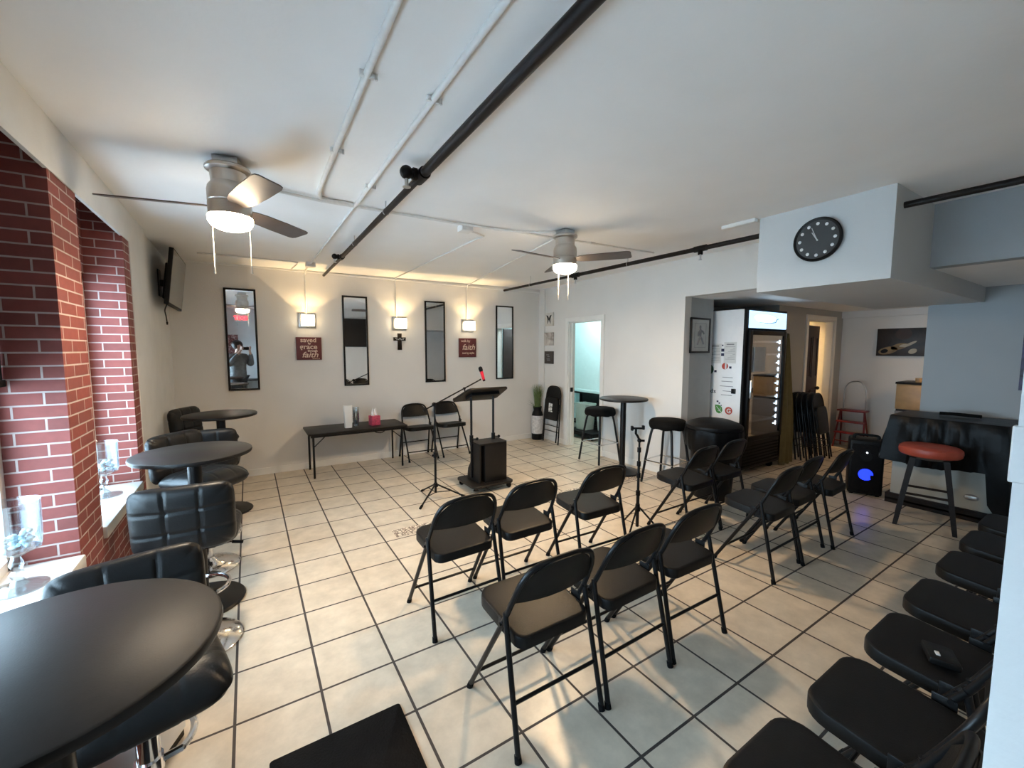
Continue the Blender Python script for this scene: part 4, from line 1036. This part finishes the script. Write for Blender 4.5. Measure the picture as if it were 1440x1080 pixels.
# ================================================================== drinks fridge
FX0, FX1, FY0, FY1, FH = 5.115, 6.10, 0.735, 1.44, 2.05
t = thing('drinks_fridge', 'tall glass-door drinks fridge with lit blue header and white stickered side', 'fridge', (FX0, FY0, 0))
W, D = FX1 - FX0, FY1 - FY0
MB().bb(0, 0.03, 0.02, D, 0.14, FH, 0.003).build('side_panel', m_white_p, t, label='white enamel side panel')
MB().bb(W - 0.05, W, 0.0, D, 0.14, FH, 0.003).bb(0.03, W - 0.05, D - 0.03, D, 0.14, FH).bb(0.0, W, 0.0, D, FH, FH + 0.012).bb(0.03, W - 0.05, 0.03, D - 0.03, 0.40, 0.44).bb(0.0, 0.06, -0.004, 0.02, 0.14, FH + 0.01).build('cabinet', m_plastic, t)
MB().bb(0.0, W, 0.0, D - 0.02, 0.085, 0.42, 0.004).build('compressor_base', m_plastic, t)
mb = MB()
for k in range(7): mb.bb(0.06, W - 0.06, -0.008, 0.0, 0.12 + 0.04 * k, 0.135 + 0.04 * k)
mb.build('grille', m_rubber, t)
for x in (0.08, W - 0.10):
    for y in (0.08, D - 0.1): MB().cyl((x - 0.014, y, 0.042), (x + 0.014, y, 0.042), 0.042, None, 18).box((x, y, 0.075), (0.05, 0.05, 0.025)).build('caster', m_rubber, t)
h = MB().bb(0.065, W - 0.03, -0.012, 0.02, 1.83, 2.035, 0.003).build('header', m_header, t)
MB().loft([[(x + 0.42, y, z + 1.945) for x, z in [(0.24 * math.cos(a) * (1 + 0.12 * math.sin(3 * a)), 0.050 * math.sin(a)) for a in [2 * math.pi * i / 40 for i in range(40)]]] for y in (-0.0122, -0.0140)]).build('header_glow', m_headtext, h)
MB().tube(cat([(0.28, -0.0145, 1.905), (0.42, -0.0145, 1.898), (0.58, -0.0145, 1.90), (0.68, -0.0145, 1.915), (0.70, -0.0145, 1.945), (0.74, -0.0145, 1.955)], 5), 0.004, 6).build('header_mark', mat('header_print', (0.05, 0.13, 0.22), 0.5), h)
dr = MB(); f = 0.055
dr.bb(0.06, 0.06 + f, -0.035, 0.0, 0.44, 1.80, 0.003).bb(W - 0.06 - f, W - 0.06, -0.035, 0.0, 0.44, 1.80, 0.003).bb(0.06 + f, W - 0.06 - f, -0.035, 0.0, 0.44, 0.50, 0.003).bb(0.06 + f, W - 0.06 - f, -0.035, 0.0, 1.745, 1.80, 0.003)
door = dr.build('door', m_plastic, t)
MB().bb(0.06 + f, W - 0.06 - f, -0.022, -0.016, 0.50, 1.745).build('pane', thin_glass('fridge_glass', (0.75, 0.8, 0.85), 0.06), door)
MB().bb(0.075, 0.10, -0.06, -0.035, 0.98, 1.20, 0.006).build('handle', m_silver, door)
MB().bb(0.10, 0.145, -0.05, -0.034, 1.05, 1.11, 0.003).build('lock_box', m_black, door)
MB().bb(0.17, 0.42, -0.0365, -0.0225, 1.30, 1.60).build('door_notice', mat('door_notice', (0.38, 0.40, 0.40), 0.6), door)
for z in (0.66, 0.95, 1.24, 1.50, 1.66):
    MB().bb(0.06, W - 0.07, 0.04, D - 0.06, z, z + 0.008).bb(0.06, W - 0.07, 0.035, 0.04, z - 0.004, z + 0.02).build('shelf', mat('wire_shelf', (0.16, 0.16, 0.16), 0.4) if z == 0.66 else bpy.data.materials['wire_shelf'], t)
led = MB().bb(W - 0.155, W - 0.135, 0.012, 0.022, 0.56, 1.72).build('led_strip', m_plastic, t)
mb = MB()
for k in range(13): mb.bb(W - 0.20 + 0.02 * (k % 3), W - 0.125, 0.006, 0.011, 0.60 + 0.088 * k, 0.612 + 0.088 * k).bb(W - 0.150, W - 0.13, 0.004, 0.011, 0.585 + 0.088 * k, 0.635 + 0.088 * k)
mb.build('led_lens', m_led, t)
MB().bb(0.05, W - 0.06, D - 0.04, D - 0.032, 0.5, 1.8).build('liner', mat('fridge_liner', (0.10, 0.10, 0.11), 0.5), t)
# what is on the white side (papers, round stickers, magnets)
def side(y0, y1, z0, z1, m, name, x=-0.0012): return MB().bb(x, 0.0004, y0 - FY0, y1 - FY0, z0, z1).build(name, m, t)
for y0, y1, z0, z1 in ((0.83, 0.985, 1.40, 1.66), (1.02, 1.20, 1.395, 1.64)):
    p = side(y0, y1, z0, z1, m_paper, 'notice_sheet')
    mb = MB()
    mb.bb(-0.0022, -0.001, y0 - FY0 + 0.03, y1 - FY0 - 0.03, z1 - 0.035, z1 - 0.022)
    for k in range(9): mb.bb(-0.0020, -0.001, y0 - FY0 + 0.015, y1 - FY0 - 0.02 - 0.03 * ((k * 7) % 4), z1 - 0.06 - 0.019 * k, z1 - 0.056 - 0.019 * k)
    mb.build('print', m_ink, p)
mb = MB()
for (y0, y1, zz) in ((0.86, 1.0, 1.17), (0.85, 1.02, 1.11), (0.87, 0.98, 1.05), (0.86, 1.0, 1.0), (0.86, 0.99, 1.22)): mb.bb(-0.0016, 0.0002, y0 - FY0, y1 - FY0, zz, zz + 0.007)
mb.build('small_print', m_ink, t)
def disc(y, z, r, m, name, r2=None):
    return MB().loft([[(x, y - FY0 + r * math.cos(a), z + (r2 or r) * math.sin(a)) for a in [2 * math.pi * i / 36 for i in range(36)]] for x in (-0.0016, 0.0002)]).build(name, m, t)
m_sred = mat('sticker_red', (0.42, 0.045, 0.025), 0.5); m_sgreen = mat('sticker_green', (0.06, 0.24, 0.045), 0.5); m_dgreen = mat('sticker_dark_green', (0.02, 0.07, 0.035), 0.5)
d_ = disc(0.893, 0.812, 0.047, m_sred, 'red_sticker')
text('letter', 'G', 0.075, m_paper, d_, (-0.0020, 0.919 - FY0, 0.785), (R(90), 0, R(-90)), 0, 0.0003, 0.003)
d_ = MB().loft([[(x, 1.018 - FY0 + y, 0.815 + z) for y, z in ((0.055, 0.055), (0.0, 0.058), (-0.038, 0.030), (-0.046, -0.008), (-0.030, -0.045), (0.0, -0.052), (0.030, -0.040), (0.048, -0.004))] for x in (-0.0016, 0.0002)]).build('leaf_sticker', m_sgreen, t)
MB().tube([(-0.0022, 1.05 - FY0, 0.85), (-0.0022, 0.995 - FY0, 0.79), (-0.0022, 0.965 - FY0, 0.745)], 0.004, 5).tube([(-0.0022, 1.03 - FY0, 0.80), (-0.0022, 1.0 - FY0, 0.797), (-0.0022, 1.0 - FY0, 0.84)], 0.003, 5).build('leaf_vein', m_paper, d_)
disc(1.175, 1.315, 0.065, m_dgreen, 'round_green_sticker')
d_ = disc(0.965, 1.362, 0.040, m_sred, 'round_red_sticker')
MB().bb(-0.0020, 0, 0.945 - FY0, 0.965 - FY0, 1.325, 1.400).build('white_half', m_paper, d_)
text('lettering', 'foods', 0.075, m_plastic, t, (-0.0012, 1.262 - FY0, 1.018), (R(90), 0, R(-90)), 0, 0.0003, 0.0008, 1.15)
for y, z, s in ((0.895, 1.348, 0.013), (1.085, 1.295, 0.014), (1.005, 1.62, 0.008), (1.0, 1.56, 0.018), (1.0, 1.505, 0.018), (1.04, 0.915, 0.010), (1.015, 0.895, 0.008), (0.99, 0.868, 0.006)):
    side(y - s, y + s, z - s, z + s, mat('magnet_blue', (0.02, 0.02, 0.06), 0.5) if z == 1.348 else bpy.data.materials['magnet_blue'], 'magnet', -0.006)
MB().bb(-0.018, 0.0, 0.815 - FY0, 0.865 - FY0, 1.03, 1.09, 0.003).build('lock_box', m_black, t)

# olive drape hanging beside the fridge
G = []
for j in range(18):
    z = 1.78 - 0.1042 * j; q = j / 17; row = []
    for i in range(15):
        u = i / 14; wd = 0.10 + 0.30 * min(1, q * 1.6) ** 0.8
        row.append((6.135 + u * wd * 0.80, 0.735 + 0.022 * math.sin(u * 15 + q * 2) * (0.3 + q) + 0.02 * u, z))
    G.append(row)
o = MB().sheet(G, 0.006).build('hanging_drape', m_olive); tag(o, 'long olive drape hanging beside the drinks fridge', 'drape')

# ================================================================== step stool, cabinet and picture at the far wall
t = thing('step_stool', 'red two-step folding step stool with a tall silver hoop handle by the far wall', 'step stool', (8.20, 0.655, 0), R(90))
for s in (-1, 1):
    MB().tube([(s * 0.20, 0.10, 0.0), (s * 0.155, 0.0, 0.60)], 0.013, 8).build('leg', m_redpaint, t)
    MB().tube([(s * 0.19, -0.17, 0.0), (s * 0.15, -0.02, 0.60)], 0.011, 8).build('leg', m_redpaint, t)
for z, y, wd, dp in ((0.25, 0.075, 0.37, 0.13), (0.425, 0.05, 0.35, 0.12), (0.60, -0.02, 0.36, 0.20)):
    MB().box((0, y, z), (wd, dp, 0.024), bevel=0.004).build('step', m_redpaint, t)
MB().tube([(-0.19, 0.09, 0.11), (0.19, 0.09, 0.11)], 0.009, 8).build('crossbar', m_redpaint, t)
MB().tube(cat([(-0.15, -0.10, 0.30), (-0.145, -0.06, 0.62), (-0.14, -0.05, 0.90), (-0.09, -0.05, 1.03), (0, -0.05, 1.065), (0.09, -0.05, 1.03), (0.14, -0.05, 0.90), (0.145, -0.06, 0.62), (0.15, -0.10, 0.30)], 6), 0.009, 8).build('hoop_handle', m_silver, t)
t.rotation_euler = (0, 0, R(90))
t = thing('wooden_cabinet', 'honey wood cabinet with dark trim half hidden behind the grey wall corner', 'cabinet', (7.90, -0.28, 0))
MB().bb(0.0, 0.50, -0.35, 0.35, 0.0, 0.70, 0.004).build('base_unit', m_ink, t)
MB().bb(0.0, 0.50, -0.35, 0.35, 0.73, 1.085, 0.004).build('upper_unit', m_wood, t)
MB().bb(-0.012, 0.51, -0.36, 0.36, 1.085, 1.115, 0.003).bb(0.005, 0.50, -0.34, 0.34, 0.70, 0.73).build('dark_trim', m_darkwood, t)
for y in (-0.17, 0.17): MB().bb(-0.012, -0.0005, y - 0.16, y + 0.16, 0.745, 1.07, 0.002).build('door', m_wood, t)
o = MB().lathe([(0, 0), (0.032, 0), (0.036, 0.06), (0.033, 0.06), (0.03, 0.006), (0, 0.006)], n=20).build('small_jar', m_wood); o.location = (8.02, -0.13, 1.115)
tag(o, 'small pale jar standing on the honey wood cabinet', 'jar')
t = thing('wall_picture', 'dark picture of a shadowed guitar player on the far wall', 'picture', (8.448, 0.18, 1.682), R(-90))
MB().bb(-0.30, 0.30, -0.03, -0.001, -0.208, 0.208, 0.002).build('canvas', painting('shadow_picture', ((0.25, (0.006, 0.005, 0.005)), (0.75, (0.035, 0.022, 0.018)))), t)
mb = MB(); m_gold = mat('guitar_gold', (0.20, 0.125, 0.045), 0.5, var=0.3)
def blob(cx, cz, rx, rz, a, y=-0.0335):
    return [[(cx + rx * math.cos(q) * math.cos(a) - rz * math.sin(q) * math.sin(a), yy, cz + rx * math.cos(q) * math.sin(a) + rz * math.sin(q) * math.cos(a)) for q in [2 * math.pi * i / 26 for i in range(26)]] for yy in (-0.0295, y)]
mb.loft(blob(-0.16, -0.125, 0.115, 0.055, 0.25)).loft(blob(-0.03, -0.065, 0.10, 0.045, 0.3)).build('guitar', m_gold, t)
MB().loft(blob(-0.20, -0.135, 0.045, 0.03, 0.3, -0.0345)).build('sound_hole', m_darkwood, t)
MB().loft(blob(0.09, -0.03, 0.085, 0.018, 0.55, -0.035)).loft(blob(0.03, -0.05, 0.06, 0.022, 0.2, -0.0345)).loft(blob(0.125, -0.135, 0.05, 0.035, 0.5, -0.0345)).build('pale_sleeve', mat('pale_sleeve', (0.42, 0.38, 0.30), 0.6), t)
MB().loft(blob(0.01, 0.12, 0.095, 0.085, 0.0)).build('dim_face', mat('dim_face', (0.045, 0.024, 0.018), 0.6), t)

# ================================================================== party speaker
t = thing('party_speaker', 'black party speaker with a glowing blue ring on the floor beside the covered cabinet', 'speaker', (5.80, -0.27, 0), R(-68))
MB().bb(-0.145, 0.145, -0.15, 0.15, 0.012, 0.60, 0.02).build('body', m_plastic, t)
MB().bb(-0.125, 0.125, -0.158, -0.150, 0.05, 0.56, 0.006).build('grille', m_rubber, t)
def dsk(r0, z, y, m, name, par=t): return MB().loft([[(r0 * math.cos(a), yy, z + r0 * math.sin(a)) for a in [2 * math.pi * i / 36 for i in range(36)]] for yy in (y, y - 0.006)]).build(name, m, par)
dsk(0.062, 0.235, -0.158, m_blueled, 'light_ring'); dsk(0.05, 0.43, -0.158, m_plastic, 'tweeter')
MB().bb(0.038, 0.068, -0.168, -0.163, 0.195, 0.235).build('ring_gap', m_rubber, t)
dsk(0.006, 0.475, -0.164, m_led, 'power_light')
MB().tube(cat([(-0.10, 0, 0.595), (-0.09, 0, 0.635), (0.09, 0, 0.635), (0.10, 0, 0.595)], 5), 0.014, 10).build('carry_handle', m_plastic, t)
for x in (-0.11, 0.11):
    for y in (-0.11, 0.11): MB().cyl((x, y, 0), (x, y, 0.014), 0.018, None, 12).build('foot', m_rubber, t)

# ================================================================== cabinet under a plastic sheet
t = thing('game_cabinet', 'white-sided cabinet on a dark base under a black plastic sheet', 'cabinet', (5.62, -0.90, 0))
MB().bb(0.06, 0.52, -0.36, 0.37, 0.10, 0.885, 0.004).build('body', mat('grey_white_board', (0.40, 0.41, 0.38), 0.5, var=0.06, scale=4), t)
MB().bb(0.03, 0.54, -0.36, 0.40, 0.035, 0.10).bb(0.03, 0.07, -0.36, 0.40, 0.0, 0.05).build('base_rail', m_darkwood, t)
MB().bb(0.045, 0.062, -0.24, -0.16, 0.20, 0.23, 0.004).build('latch', m_silver, t)
mb = MB()
mb.loft([[(x, -0.20 + 0.05 * math.cos(a), 0.215 + 0.03 * math.sin(a)) for a in [2 * math.pi * i / 20 for i in range(20)]] for x in (0.056, 0.062)]).build('oval_plate', m_ink, t)
rr = random.Random(4); ph = [rr.uniform(0, 6.28) for _ in range(8)]
def drape(y0, y1, x0, x1, zt, skirt):
    """box cover: top, then skirts that flare and fold"""
    loops = []
    N = 96
    def outline(gx):
        L = []
        hx, hy = (x1 - x0) / 2 + gx, (y1 - y0) / 2 + gx
        for i in range(N):
            a = 2 * math.pi * i / N; c, s = math.cos(a), math.sin(a); k = 1 / max(abs(c) / hx, abs(s) / hy)
            L.append(((x0 + x1) / 2 + k * c, (y0 + y1) / 2 + k * s, a))
        return L
    for gx, z, wv in ((-0.26, zt + 0.004, 0), (-0.05, zt + 0.003, 0.1), (-0.006, zt, 0.1), (0.0, zt - 0.012, 0.2), (0.010, zt - 0.10, 0.8), (0.020, zt - 0.22, 1.2), (0.028, zt - 0.34, 1.5), (0.034, zt - skirt, 1.7)):
        L = []
        for x, y, a in outline(gx):
            q = wv * (0.011 * math.sin(13 * a + ph[0] + 6 * z) + 0.008 * math.sin(29 * a + ph[1] - 9 * z))
            k2 = min(1, max(0, (-1.19 - y) / 0.06)); k2 = k2 * k2 * (3 - 2 * k2) * max(0, (zt - 0.1 - z) / (skirt - 0.1)) * 0.36
            L.append((x + q * math.cos(a), y + q * math.sin(a), z - k2 + (0.02 * math.sin(3 * a + ph[2]) * wv / 1.7 if wv > 1 else 0)))
        loops.append(L)
    mb = MB(); mb.loft(loops, cap=False); mb.face([v for v in mb.bm.verts][:N]); 
    fs = list(mb.bm.faces)
    return mb
o = drape(-1.30, -0.50, 5.58, 6.175, 0.915, 0.455).build('plastic_sheet', m_sheet); tag(o, 'black plastic sheet draped over the white-sided cabinet', 'plastic sheet')
o = MB().tube(cat([(5.90, -0.80, 0.943), (5.91, -0.92, 0.946), (5.905, -1.08, 0.943)], 4), 0.016, 12).build('rolled_bag', m_fabric); tag(o, 'black rolled bag lying on top of the plastic sheet', 'bag')

# ================================================================== red stool
t = thing('red_stool', 'bar stool with a red vinyl seat in front of the covered cabinet', 'stool', (5.22, -0.90, 0), R(12.5))
MB().lathe([(0, 0.635), (0.195, 0.635), (0.205, 0.645), (0.21, 0.672), (0.205, 0.70), (0.185, 0.715), (0.10, 0.722), (0, 0.724)], n=48).build('seat', m_red, t)
MB().lathe([(0, 0.60), (0.11, 0.60), (0.17, 0.628), (0.19, 0.636), (0, 0.636)], n=36).build('swivel', m_black, t)
e0, e1 = 0.105, 0.188
for sx, sy in ((-1, -1), (1, -1), (1, 1), (-1, 1)):
    MB().loft([[(sx * e + a, sy * e + b_, z) for a, b_ in ((-h_, -h_), (h_, -h_), (h_, h_), (-h_, h_))] for z, e, h_ in ((0.0, e1, 0.015), (0.05, e1 - 0.007, 0.017), (0.612, e0, 0.020))]).build('leg', m_darkwood, t)
ee = e1 - 0.22 * (e1 - e0) / 0.612 * 1.0
for z, k in ((0.235, 0), (0.235, 1), (0.29, 2), (0.29, 3)):
    e = e1 - (e1 - e0) * z / 0.612
    a, b_ = [((-e, -e), (e, -e)), ((-e, e), (e, e)), ((-e, -e), (-e, e)), ((e, -e), (e, e))][k]
    MB().tube([(*a, z), (*b_, z)], 0.011, 8).build('foot_rail', m_darkwood if k else m_chrome, t)

# wallet on a chair
o = MB().box((0, 0, 0.016), (0.11, 0.085, 0.026), bevel=0.008).build('black_wallet', m_leather); o.location = (2.16, -1.62, 0.466); o.rotation_euler = (R(4.5), 0, R(25))
tag(o, 'small black wallet lying on a chair seat of the wall-side row', 'wallet')
b_ = MB().box((-0.02, 0.015, 0.031), (0.022, 0.012, 0.004), bevel=0.001).build('painted_highlight', m_paper, o)  # white block standing in for the highlight on the wallet

# ================================================================== the room behind the doorway
t = thing('window_shade', 'pale blue roller shade filling the upper part of the white doorway view', 'window shade', (5.55, 3.92, 0))
MB().bb(-0.006, 0.006, -0.55, 0.62, 0.80, 2.50).build('cloth', m_cyan, t)
MB().bb(-0.018, 0.018, -0.56, 0.63, 0.745, 0.80, 0.006).build('bottom_rail', m_cyan, t)
MB().cyl((0, -0.57, 2.52), (0, 0.64, 2.52), 0.03, None, 16).build('roller', m_white, t)
t = thing('storage_rack', 'black low storage rack behind the pale bins in the doorway room', 'rack', (5.60, 3.85, 0))
for z in (0.10, 0.70): MB().bb(0.0, 0.42, -0.75, 0.75, z, z + 0.03).build('shelf', m_black, t)
MB().bb(0.40, 0.42, -0.75, 0.75, 0.0, 0.74).build('back_panel', m_black, t)
for x in (0.02, 0.38):
    for y in (-0.73, 0.73): MB().bb(x - 0.015, x + 0.015, y - 0.015, y + 0.015, 0, 0.74).build('leg', m_black, t)
def bin_(x, y, w, d, h, lb, z0=0.13):
    t = thing('waste_bin', lb, 'bin', (x, y, z0), 0, 'pale bins in the doorway room')
    MB().loft([[(a * s, b_ * s, z) for a, b_ in rrect(w, d, 0.03, 4)] for z, s in ((0, 0.82), (h - 0.03, 1.0), (h - 0.03, 1.07), (h, 1.07), (h, 0.98), (0.02, 0.8))]).build('body', m_bin, t)
bin_(5.22, 3.60, 0.26, 0.30, 0.47, 'taller pale green bin just inside the doorway'); bin_(5.40, 3.28, 0.24, 0.22, 0.38, 'shorter pale green bin standing behind the taller one')
o = MB().bb(4.98, 5.52, 3.15, 3.85, 0.055, 0.128, 0.006).build('bin_dolly', m_plastic); tag(o, 'flat black dolly under the pale bins in the doorway room', 'dolly')
for x in (5.04, 5.46):
    for y in (3.22, 3.78): MB().cyl((x - 0.012, y, 0.028), (x + 0.012, y, 0.028), 0.028, None, 14).build('caster', m_rubber, o)
rr = random.Random(9)
o = MB().lathe([(0, 0), (0.14, 0.0), (0.19, 0.06), (0.19, 0.16), (0.12, 0.24), (0.04, 0.27), (0, 0.27)], n=24, sx=1.0, sy=1.3).build('black_bag', m_sheet); o.location = (5.80, 3.72, 0.73)
tag(o, 'black stuffed bag on the rack behind the doorway', 'bag')

# ================================================================== behind the camera (seen in the mirrors)
t = thing('wall_screen', 'large black screen on the wall above the wall-side row of chairs', 'screen', (2.64, -2.05, 2.0), R(180))
MB().bb(-0.36, 0.36, -0.05, -0.001, -0.38, 0.38, 0.006).build('bezel', m_plastic, t); MB().bb(-0.345, 0.345, -0.053, -0.05, -0.365, 0.365).build('display', m_laminate, t)
t = thing('exit_sign', 'red lit exit sign high on the entrance wall', 'exit sign', (0.0, -3.28, 2.37), R(180))
MB().bb(-0.15, 0.15, -0.04, -0.001, -0.09, 0.09, 0.004).build('housing', m_white_p, t)
text('lettering', 'EXIT', 0.13, m_exit, t, (0, -0.0405, -0.045), (R(90), 0, 0), 0, 0.001, 0.003, 1.15, 'CENTER')
t = thing('wall_poster', 'tall poster of brown and white panels on the entrance wall', 'poster', (-0.195, -3.28, 1.67), R(180))
MB().bb(-0.11, 0.11, -0.012, -0.001, -0.26, 0.26).build('print', painting('poster_print', ((0.35, (0.06, 0.03, 0.03)), (0.65, (0.55, 0.5, 0.48)), (0.5, (0.25, 0.07, 0.06))), 9, 3), t)
t = thing('wall_poster', 'small black and white poster low on the entrance wall', 'poster', (-0.225, -3.28, 1.04), R(180))
MB().bb(-0.12, 0.12, -0.012, -0.001, -0.12, 0.12).build('print', m_plastic, t)
MB().ball((-0.04, -0.013, 0.02), (0.045, 0.003, 0.05), 14, 9).ball((0.05, -0.013, 0.02), (0.045, 0.003, 0.05), 14, 9).build('white_shapes', m_paper, t)
t = thing('side_poster', 'dark violet poster at the picture edge on the grey wall above the covered cabinet', 'poster', (6.26, -1.40, 1.55), R(-90))
MB().bb(-0.16, 0.16, -0.012, -0.001, -0.36, 0.36).build('print', painting('violet_print', ((0.3, (0.012, 0.010, 0.02)), (0.7, (0.07, 0.06, 0.16))), 7, 2), t)
t = thing('entry_desk', 'dark desk against the entrance wall behind the photographer', 'desk', (0.10, -2.98, 0))
MB().bb(-0.55, 0.55, -0.26, 0.27, 0.74, 0.77, 0.004).build('desktop', m_laminate, t)
for x in (-0.52, 0.52): MB().bb(x - 0.02, x + 0.02, -0.25, 0.25, 0, 0.74).build('leg', m_laminate, t)

# ================================================================== the photographer (seen in the first mirror)
fh = Vector((math.sin(yaw), math.cos(yaw), 0)); rh = Vector((math.cos(yaw), -math.sin(yaw), 0))
base = Vector((CAM.x, CAM.y, 0)) - fh * 0.36 - rh * 0.02
pr_ = thing('person', 'person in a grey jacket and dark hood holding up a phone with both hands', 'person', (base.x, base.y, 0), -yaw)
# local axes: x to the person's right-hand side of the picture, y towards what is photographed
def skin_body(name, V, E_, m, parent, root=0, sub=2):
    me = bpy.data.meshes.new(name); me.from_pydata([v[:3] for v in V], E_, []); me.update()
    o = bpy.data.objects.new(name, me); col.objects.link(o); o.parent = parent
    sk = o.modifiers.new('skin', 'SKIN'); sk.use_smooth_shade = True
    for i, v in enumerate(V):
        d = me.skin_vertices[0].data[i]; r_ = v[3]
        d.radius = r_ if isinstance(r_, tuple) else (r_, r_); d.use_root = (i == root)
    s_ = o.modifiers.new('sub', 'SUBSURF'); s_.levels = sub; s_.render_levels = sub
    me.materials.append(m); return o
def chain(V, E_, start, pts):
    p = start
    for q in pts: V.append(q); E_.append((p, len(V) - 1)); p = len(V) - 1
    return p
PH = Vector((0.0, 0.335, 1.570))          # where the phone is held
# body: pelvis, torso, neck, head, legs and arms in one surface
V = [(0, 0, 0.93, (0.15, 0.105))]; E_ = []
ch = chain(V, E_, 0, [(0, 0.0, 1.08, (0.135, 0.10)), (0, 0.0, 1.25, (0.155, 0.11)), (0, -0.005, 1.38, (0.15, 0.095)), (0, 0.0, 1.455, 0.055), (0, 0.015, 1.52, 0.052), (0, 0.03, 1.60, (0.078, 0.092)), (0, 0.03, 1.68, (0.072, 0.085))])
for s in (-1, 1):
    chain(V, E_, 0, [(s * 0.095, 0, 0.85, 0.088), (s * 0.105, 0.01, 0.50, 0.058), (s * 0.11, -0.01, 0.28, 0.052), (s * 0.115, -0.01, 0.09, 0.040), (s * 0.125, 0.10, 0.04, 0.038), (s * 0.13, 0.15, 0.03, 0.03)])
    chain(V, E_, 3, [(s * 0.17, -0.005, 1.375, 0.062), (s * 0.255, 0.06, 1.20, 0.05), (s * 0.26, 0.10, 1.17, 0.046), (s * 0.16, 0.25, 1.42, 0.033), (s * 0.115, 0.295, 1.505, 0.027), (s * 0.098, 0.315, 1.545, 0.028)])
body = skin_body('body', V, E_, m_skin, pr_)
# face
f = MB(); f.ball((0, 0.125, 1.625), (0.013, 0.018, 0.020), 10, 8)
for s in (-1, 1): f.ball((s * 0.082, 0.03, 1.625), (0.012, 0.022, 0.032), 10, 8)
f.build('nose_and_ears', m_skin, body)
mb = MB()
for s in (-1, 1): mb.ball((s * 0.032, 0.108, 1.655), (0.013, 0.008, 0.008), 10, 8)
mb.build('eyes', m_hair, body); MB().ball((0, 0.113, 1.575), (0.024, 0.007, 0.007), 10, 8).build('mouth', m_redpaint, body)
# hair and clothing
h = MB(); h.ball((0, 0.0, 1.655), (0.118, 0.122, 0.122), 24, 16)
for v in list(h.bm.verts):
    if v.co.y > 0.075 and v.co.z < 1.71: v.co.y = 0.075 + (v.co.y - 0.075) * 0.15
h.build('hood', m_hair, pr_)
V = [(0, 0, 0.78, (0.20, 0.15))]; E_ = []
chain(V, E_, 0, [(0, 0.0, 0.90, (0.20, 0.15)), (0, 0.0, 1.02, (0.195, 0.148)), (0, 0.0, 1.20, (0.19, 0.145)), (0, -0.005, 1.37, (0.17, 0.12)), (0, -0.005, 1.47, (0.085, 0.085))])
for s in (-1, 1): chain(V, E_, 4, [(s * 0.18, -0.005, 1.37, 0.085), (s * 0.262, 0.06, 1.195, 0.075), (s * 0.265, 0.10, 1.175, 0.072), (s * 0.175, 0.23, 1.385, 0.055), (s * 0.145, 0.268, 1.45, 0.045)])
skin_body('jacket', V, E_, m_jacket, pr_)
V = [(0, 0, 0.93, (0.165, 0.12))]; E_ = []
for s in (-1, 1): chain(V, E_, 0, [(s * 0.10, 0, 0.83, 0.102), (s * 0.108, 0.01, 0.50, 0.075), (s * 0.113, -0.01, 0.28, 0.068), (s * 0.117, -0.01, 0.09, 0.062)])
skin_body('trousers', V, E_, m_pants, pr_)
for s in (-1, 1): MB().loft([[(s * 0.125 + x, 0.06 + y, z) for x, y in rrect(0.10 * k, 0.29 * k, 0.045 * k, 5)] for z, k in ((0.0, 0.98), (0.03, 1.0), (0.06, 0.9), (0.085, 0.6))]).build('shoe', m_leather, pr_)
# hands: a palm, four fingers bent round the phone's end and a thumb on its back edge
for s in (-1, 1):
    mb = MB(); wv = Vector((s * 0.098, 0.315, 1.545))
    mb.loft([[(wv.x + s * a, wv.y + b_, wv.z + c) for a, b_, c in ring] for ring in (
        [(-0.008, -0.028, -0.005), (0.016, -0.026, -0.005), (0.018, 0.022, -0.005), (-0.006, 0.022, -0.005)],
        [(-0.012, -0.036, 0.03), (0.012, -0.036, 0.03), (0.014, 0.028, 0.03), (-0.010, 0.026, 0.03)],
        [(-0.016, -0.034, 0.07), (0.006, -0.034, 0.07), (0.008, 0.026, 0.07), (-0.012, 0.024, 0.07)])])
    palm = mb.build('hand', m_skin, body)
    for k, (zz, ln) in enumerate(((0.070, 0.9), (0.050, 1.0), (0.029, 0.95), (0.010, 0.78))):
        p = wv + Vector((s * 0.008, 0.020, zz - 0.004))
        pts = [p, p + Vector((s * 0.002, 0.020 * ln, 0.002)), p + Vector((-s * 0.014 * ln, 0.030, 0.003)), p + Vector((-s * 0.034 * ln, 0.026, 0.003))]
        MB().tube(cat(pts, 4), 0.008, 8, radii=[0.0085 - 0.0002 * i for i in range(13)]).ball(pts[-1], 0.006, 8, 6).build('finger', m_skin, palm)
    p = wv + Vector((-s * 0.006, -0.030, 0.030))
    MB().tube(cat([p, p + Vector((-s * 0.016, -0.008, 0.022)), p + Vector((-s * 0.034, 0.000, 0.038))], 4), 0.0095, 8).ball(p + Vector((-s * 0.034, 0.0, 0.038)), 0.0085, 8, 6).build('thumb', m_skin, palm)
ph_ = thing('phone', 'dark phone held up in both hands of the photographer', 'phone', (base.x, base.y, 0), -yaw)
MB().box(PH + Vector((0, -0.004, 0.0)), (0.150, 0.0085, 0.073), bevel=0.0035).build('case', m_plastic, ph_)
MB().box(PH + Vector((0, -0.0088, 0.0)), (0.140, 0.001, 0.066)).build('display', mat('phone_display', (0.02, 0.02, 0.02), 0.2, emit=(0.5, 0.55, 0.6), estr=0.4), ph_)
